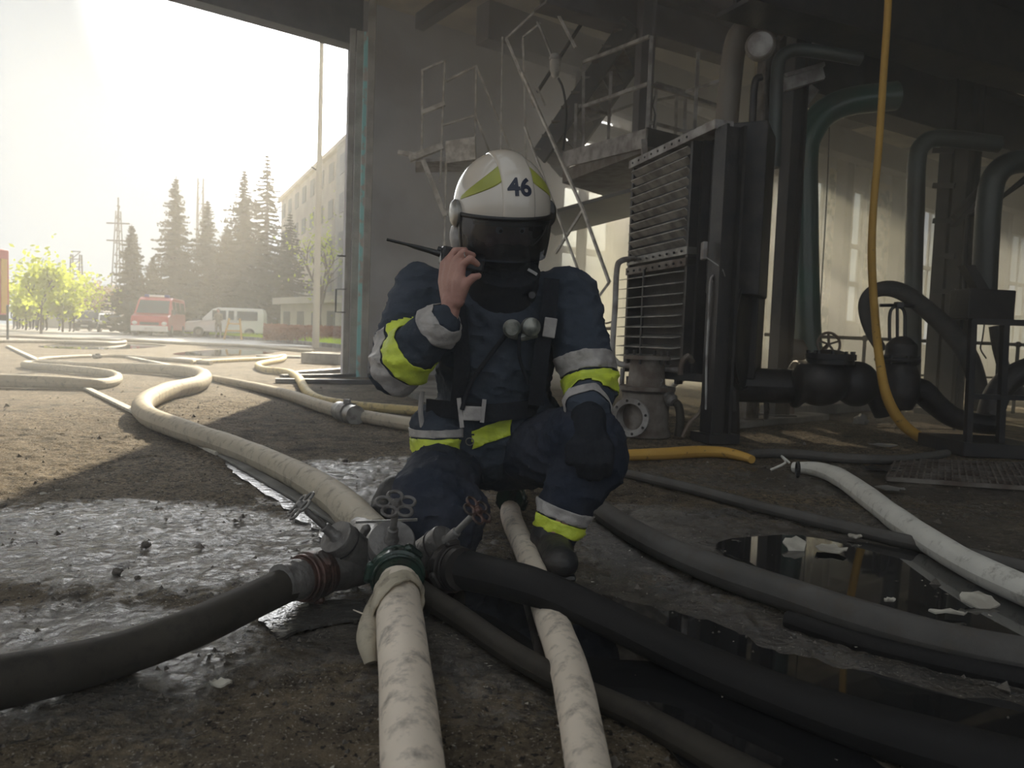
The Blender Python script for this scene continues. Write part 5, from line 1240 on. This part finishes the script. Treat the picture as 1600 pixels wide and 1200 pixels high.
# -- reflective bands cut from the cloth itself
def band(src, p0, p1, a, c, maxr, off, m, nm='reflective_band', keep=None, tilt=None):
    p0 = Vector(p0); p1 = Vector(p1); ax = (p1-p0); L = ax.length; ax = ax.normalized(); nn = ax if tilt is None else (ax+tilt).normalized()
    bm = bmesh.new(); bm.from_mesh(src)
    for co, inner in ((p0+ax*L*a, True), (p0+ax*L*c, False)):
        bmesh.ops.bisect_plane(bm, geom=bm.verts[:]+bm.edges[:]+bm.faces[:], plane_co=co, plane_no=nn, clear_inner=inner, clear_outer=not inner)
    kill = []
    for f in bm.faces:
        q = f.calc_center_median(); d = q-p0; r = (d-ax*d.dot(ax)).length
        if r > maxr or (keep and not keep(q)): kill.append(f)
    bmesh.ops.delete(bm, geom=kill, context='FACES')
    seen = set(); best = []
    for f in bm.faces:
        if f in seen: continue
        st_ = [f]; seen.add(f); isl = []
        while st_:
            g_ = st_.pop(); isl.append(g_)
            for e_ in g_.edges:
                for h_ in e_.link_faces:
                    if h_ not in seen: seen.add(h_); st_.append(h_)
        if len(isl) > len(best): best = isl
    bs = set(best); bmesh.ops.delete(bm, geom=[f for f in bm.faces if f not in bs], context='FACES')
    bm.normal_update()
    for v in bm.verts: v.co += v.normal*off
    m2 = bpy.data.meshes.new(nm); bm.to_mesh(m2); bm.free()
    if not len(m2.polygons): print('EMPTY BAND', nm, a, c); return
    o = link(nm, m2, m, ff_, smooth=True); s = o.modifiers.new('s', 'SOLIDIFY'); s.thickness = .003; s.offset = 0
    return o
F0, F1 = P(622,572,2.10), P(692,506,2.0)
band(jm, F0, F1, -.12, .13, .115, .004, M_silv, keep=lambda q: q.y < 2.25)
band(jm, F0, F1, .17, .46, .115, .004, M_yel, keep=lambda q: q.y < 2.25)
band(jm, F0, F1, .86, 1.12, .085, .004, M_silv)
U0, U1 = P(900,470,2.22), P(922,625,2.12)
band(jm, U0, U1, .60, .77, .125, .004, M_silv, keep=lambda q: q.x > P(862,560,2.1).x)
band(jm, U0, U1, .79, .98, .125, .0045, M_yel, keep=lambda q: q.x > P(862,560,2.1).x)
band(jm, P(921,630,2.06), P(919,655,1.96), .55, .80, .10, .004, M_silv)
zl = lambda px: P(px, 680, 2.15).x
band(jm, P(765,600,2.25), P(765,700,2.25), .62, .74, .5, .004, M_silv, keep=lambda q: zl(628) < q.x < zl(722), tilt=V(.05,0,.0))
band(jm, P(765,600,2.25), P(765,700,2.25), .76, .98, .5, .0045, M_yel, keep=lambda q: zl(628) < q.x < zl(718), tilt=V(.05,0,0))
band(jm, P(765,600,2.25), P(765,700,2.25), .58, .86, .5, .0045, M_yel, keep=lambda q: zl(738) < q.x < zl(798), tilt=V(.38,0,0))
S0, S1 = P(885,786,1.98), P(866,842,1.97)
band(tm, S0, S1, .10, .42, .10, .004, M_silv); band(tm, S0, S1, .46, .80, .10, .004, M_yel)
# knee pads
def pad(c, rx, ry, rz, m=M_rub): MB().ball(c, (rx, ry, rz), 18, 10).build('knee_pad', m, ff_, smooth=True)
# -- collar, mask, straps
nk = MB(); ax = (P(790,405,2.12)-P(784,470,2.2)).normalized()
nk.lathe(P(784,476,2.20), ax, [(0,.10), (.0,.115), (.05,.108), (.09,.100), (.125,.104), (.125,.085)], 28)
m_ = remesh(nk, .008, 4, .5, fold(.004, .006)); link('collar', m_, M_blackc, ff_, smooth=True)
mk = MB(); mk.ball(HD(0,.022,-.128), (.082,.094,.058), 20, 12, HROT); mk.capsule(HD(0,0,-.14), .082, P(788,440,2.17), .09, 16)
m_ = remesh(mk, .006, 4, .5, fold(.003, .006)); link('neck_gaiter', m_, M_blackc, ff_, smooth=True)
def surf_y(src_pts): return src_pts
def strap(pts, wd, m, nm, th=.008):
    mb = MB(); q, _ = catmull([Vector(p) for p in pts], [1]*len(pts), 5)
    for i in range(len(q)-1):
        mb.bar(q[i], q[i+1]+(q[i+1]-q[i])*.15, wd, th, up=V(0,-1,0))
    return mb.build(nm, m, ff_)
strap([P(712,432,2.15), P(716,480,2.125), P(722,560,2.10), P(716,630,2.125)], .045, M_blackc, 'shoulder_strap', .012)
strap([P(862,436,2.12), P(858,480,2.105), P(845,560,2.09), P(838,630,2.12)], .045, M_blackc, 'shoulder_strap', .012)
strap([P(668,636,2.20), P(705,640,2.14), P(760,645,2.115), P(815,640,2.14), P(845,636,2.2)], .05, M_blackc, 'waist_belt', .012)
bk = MB().box(P(738,646,2.10), (.055,.012,.042)).build('belt_buckle', M_silv, ff_, bevel=.004)
MB().bar(P(717,622,2.10), P(722,668,2.10), .012, .010, up=V(0,-1,0)).build('buckle_arm', M_silv, ff_); MB().bar(P(757,624,2.10), P(753,660,2.10), .012, .010, up=V(0,-1,0)).build('buckle_arm', M_silv, ff_)
MB().torus(P(734,690,2.09), V(0,1,.2), .011, .0018, 16, 6).build('carabiner', M_alu, ff_)
MB().box(P(859,512,2.075), (.036,.008,.056), Matrix.Rotation(.12, 3, 'Y')).build('chest_patch', M_silv, ff_, bevel=.003)
vv = MB(); c = P(818,515,2.06); vv.lathe(P(800,513,2.06), V(0,-1,-.1), [(0,.022),(.0,.026),(.012,.026),(.02,.018)], 18)
vv.lathe(P(828,511,2.06), V(.3,-1,0), [(0,.02),(.0,.027),(.018,.026),(.028,.012)], 18); vv.tube([P(796,522,2.07), P(815,527,2.06), P(838,522,2.07)], .012, 10)
vv.build('breathing_valve', mat('dull_silver', (.30,.30,.27), .35, metal=.4, c2=(.12,.13,.12), scale=25), ff_, smooth=True)
MB().tube([P(790,524,2.07), P(762,560,2.07), P(735,600,2.08), P(722,640,2.09)], .007, 10, smooth=5).build('air_hose', M_blackc, ff_, smooth=True)
MB().box(P(832,425,2.10), (.03,.012,.008), Matrix.Rotation(.5, 3, 'Y')).build('strap_clip', M_alu, ff_)
MB().tube([P(812,520,2.05), P(812,560,2.06), P(826,600,2.07)], .005, 8, smooth=4).build('gauge_hose', M_blackc, ff_)
MB().lathe(P(831,462,2.10), V(0,-1,0), [(0,.012),(.02,.014),(.03,.01)], 14).build('gauge', M_black, ff_, smooth=True)
MB().tube([P(660,612,2.18), P(657,640,2.17), P(660,668,2.18)], .008, 8, smooth=4).build('side_loop', M_silv, ff_)
# glove on the hanging hand
mb = MB()
mb.capsule(P(919,655,1.95), .050, P(922,684,1.91), .044, 16)
for i in range(4):
    p_ = [P(916+i*7,686,1.90), P(908+i*14,700,1.878), P(907+i*14.5,720+4*(i in (1,2)),1.868), P(908+i*13.5,740+5*(i in (1,2)),1.888)]
    for j in range(3): mb.capsule(p_[j], (.026,.0185,.0165,.0135)[j], p_[j+1], (.026,.0185,.0165,.0135)[j+1], 10)
for a_, b_ in ((P(906,684,1.90), P(892,700,1.888)), (P(892,700,1.888), P(891,720,1.884))): mb.capsule(a_, .018, b_, .015, 10)
link('glove', remesh(mb, .005, 3, .5), M_blackc, ff_, smooth=True)
# finger ring
MB().torus(P(730,400,1.966), (P(735,404,1.955)-kn[3]).normalized(), .0112, .0012, 20, 6).build('finger_ring', M_alu, ff_)
# -- helmet
def shell(az, el, off=0.0):
    return HD((.134+off)*math.cos(el)*math.sin(az), (.158+off)*math.cos(el)*math.cos(az), (.150+off)*math.sin(el))
def low(az):
    a = abs(math.degrees(az)); 
    return R(-12) if a < 52 else R(-12-35*min(1, (a-52)/26)) if a < 150 else R(-47)
def grid(name, parent, m, fn, nu, nv, closed=False, th=.004):
    mb = MB(); vs = [fn(i/nu, j/nv) for j in range(nv+1) for i in range(nu+1)]
    mb.add(vs, [(j*(nu+1)+i, j*(nu+1)+i+1, (j+1)*(nu+1)+i+1, (j+1)*(nu+1)+i) for j in range(nv) for i in range(nu)])
    m_ = mb.mesh(name); bm = bmesh.new(); bm.from_mesh(m_); bmesh.ops.remove_doubles(bm, verts=bm.verts, dist=.0002); bmesh.ops.recalc_face_normals(bm, faces=bm.faces); bm.to_mesh(m_); bm.free()
    o = link(name, m_, m, parent, smooth=True)
    if th: s = o.modifiers.new('s', 'SOLIDIFY'); s.thickness = th; s.offset = 0
    return o
def f_shell(u, v):
    az = -math.pi+2*math.pi*u; e0 = low(az); el = e0+(math.pi/2-e0)*v
    k = -.0015*math.exp(-((v)/.08)**2)
    return shell(az, el, k)
hm = grid('helmet', ff_, M_helm, f_shell, 96, 32)
grid('brow_trim', hm, M_black, lambda u, v: shell(R(-54)+R(108)*u, R(-13)+R(5)*v, .003), 40, 2, th=.006)
def f_crest(u, v):
    x = -.046+.092*u; el = R(-6)+R(160)*v; e = .0065 if 0 < u < 1 else .0
    zx = x/.134; k = math.sqrt(max(0, 1-zx*zx)); x = x*(1-.25*max(0, math.degrees(el)-80)/74)
    return HD(x, (.158+e)*math.cos(el)*k, (.150+e)*math.sin(el)*k)
grid('crest', hm, M_helm, f_crest, 16, 40, th=.002)
for s in (-1, 1):
    def f_st(u, v, s=s):
        az = s*(R(21)+R(56)*u); et = R(62-50*u**.8); eb = R(33-24*u**.7)
        return shell(az, eb+(et-eb)*v, .0025)
    grid('sticker', hm, M_helmy, f_st, 24, 10, th=.001)
    c = HD(s*.140, .015, -.015)
    MB().lathe(c-hr*s*.01, hr*s, [(0,.02), (0,.036), (.012,.038), (.020,.030), (.022,.01)], 20).build('visor_pivot', M_black if s > 0 else M_alu, hm, smooth=True)
    MB().ball(HD(s*.125,-.01,-.085), (.022,.040,.045), 14, 9, HROT).build('ear_cup', M_silv if s < 0 else M_black, hm, smooth=True)
# visor
def f_vis(u, v):
    az = R(-76)+R(152)*u; z = -.010-.122*v; k = 1-.10*v*v-.02*(1-v)
    return HD(.142*math.sin(az)*k, .172*math.cos(az)*k-.004, z)
grid('visor', hm, M_visor, f_vis, 40, 12, th=.003)
grid('visor_rim', hm, M_black, lambda u, v: f_vis(u, -.01+.09*v), 40, 2, th=.007)
for u0 in (0, .97): grid('visor_rim', hm, M_black, lambda u, v, u0=u0: f_vis(u0+u*.03, v), 2, 12, th=.006)
# number on the front
cu = bpy.data.curves.new('number', 'FONT'); cu.body = '46'; cu.size = .066; cu.align_x = 'CENTER'; cu.align_y = 'CENTER'; cu.offset = .0022; cu.resolution_u = 6
to = bpy.data.objects.new('tmp', cu); col.objects.link(to); dg = bpy.context.evaluated_depsgraph_get(); dg.update()
nm_ = bpy.data.meshes.new_from_object(to.evaluated_get(dg)); bpy.data.objects.remove(to)
bm = bmesh.new(); bm.from_mesh(nm_); bmesh.ops.triangulate(bm, faces=bm.faces)
for _ in range(2): bmesh.ops.subdivide_edges(bm, edges=bm.edges, cuts=1)
for v in bm.verts:
    x = v.co.x+.000; el = R(25)+v.co.y/.155; zx = x/.134; k = math.sqrt(max(0, 1-zx*zx)); e = .0085
    v.co = HD(x, (.158+e)*math.cos(el)*k, (.150+e)*math.sin(el)*k)
bm.to_mesh(nm_); bm.free(); nm_.name = 'number_marking'; nm_.materials.clear()
link('number_marking', nm_, M_num, hm)
# neck flap
grid('neck_flap', hm, M_blackc, lambda u, v: HD((.118-.01*v)*math.sin(R(75)+R(210)*u), (.14)*math.cos(R(75)+R(210)*u), -.06-.11*v), 30, 6, th=.005)
# -- radio
rd = thing('handheld_radio', 'black handheld radio with a long antenna held up in the bare hand of the firefighter', 'radio', P(715,400,2.03))
ra_, rb_ = P(692,399,2.028), P(752,412,2.065); rx_ = (rb_-ra_).normalized(); rz_ = rx_.cross(V(0,1,0)).normalized()*-1; ry_ = rz_.cross(rx_)
RR = Matrix((rx_, ry_, rz_)).transposed()
MB().box((ra_+rb_)/2, ((rb_-ra_).length+.012, .032, .052), RR).build('case', M_black, rd, bevel=.006)
an = P(688,397,2.02); MB().tube([an, P(672,392,2.015), P(650,386,2.01), P(636,382,2.005), P(604,374,1.99)], [.009,.0075,.0065,.0042,.0040], 10).build('antenna', M_black, rd, smooth=True)
MB().cyl(P(690,391,2.03), P(684,389,2.03), .008, seg=12).build('knob', M_black, rd, smooth=True)
MB().box((ra_*.45+rb_*.55)-ry_*.017, (.04,.004,.03), RR).build('speaker_grille', M_rub, rd)
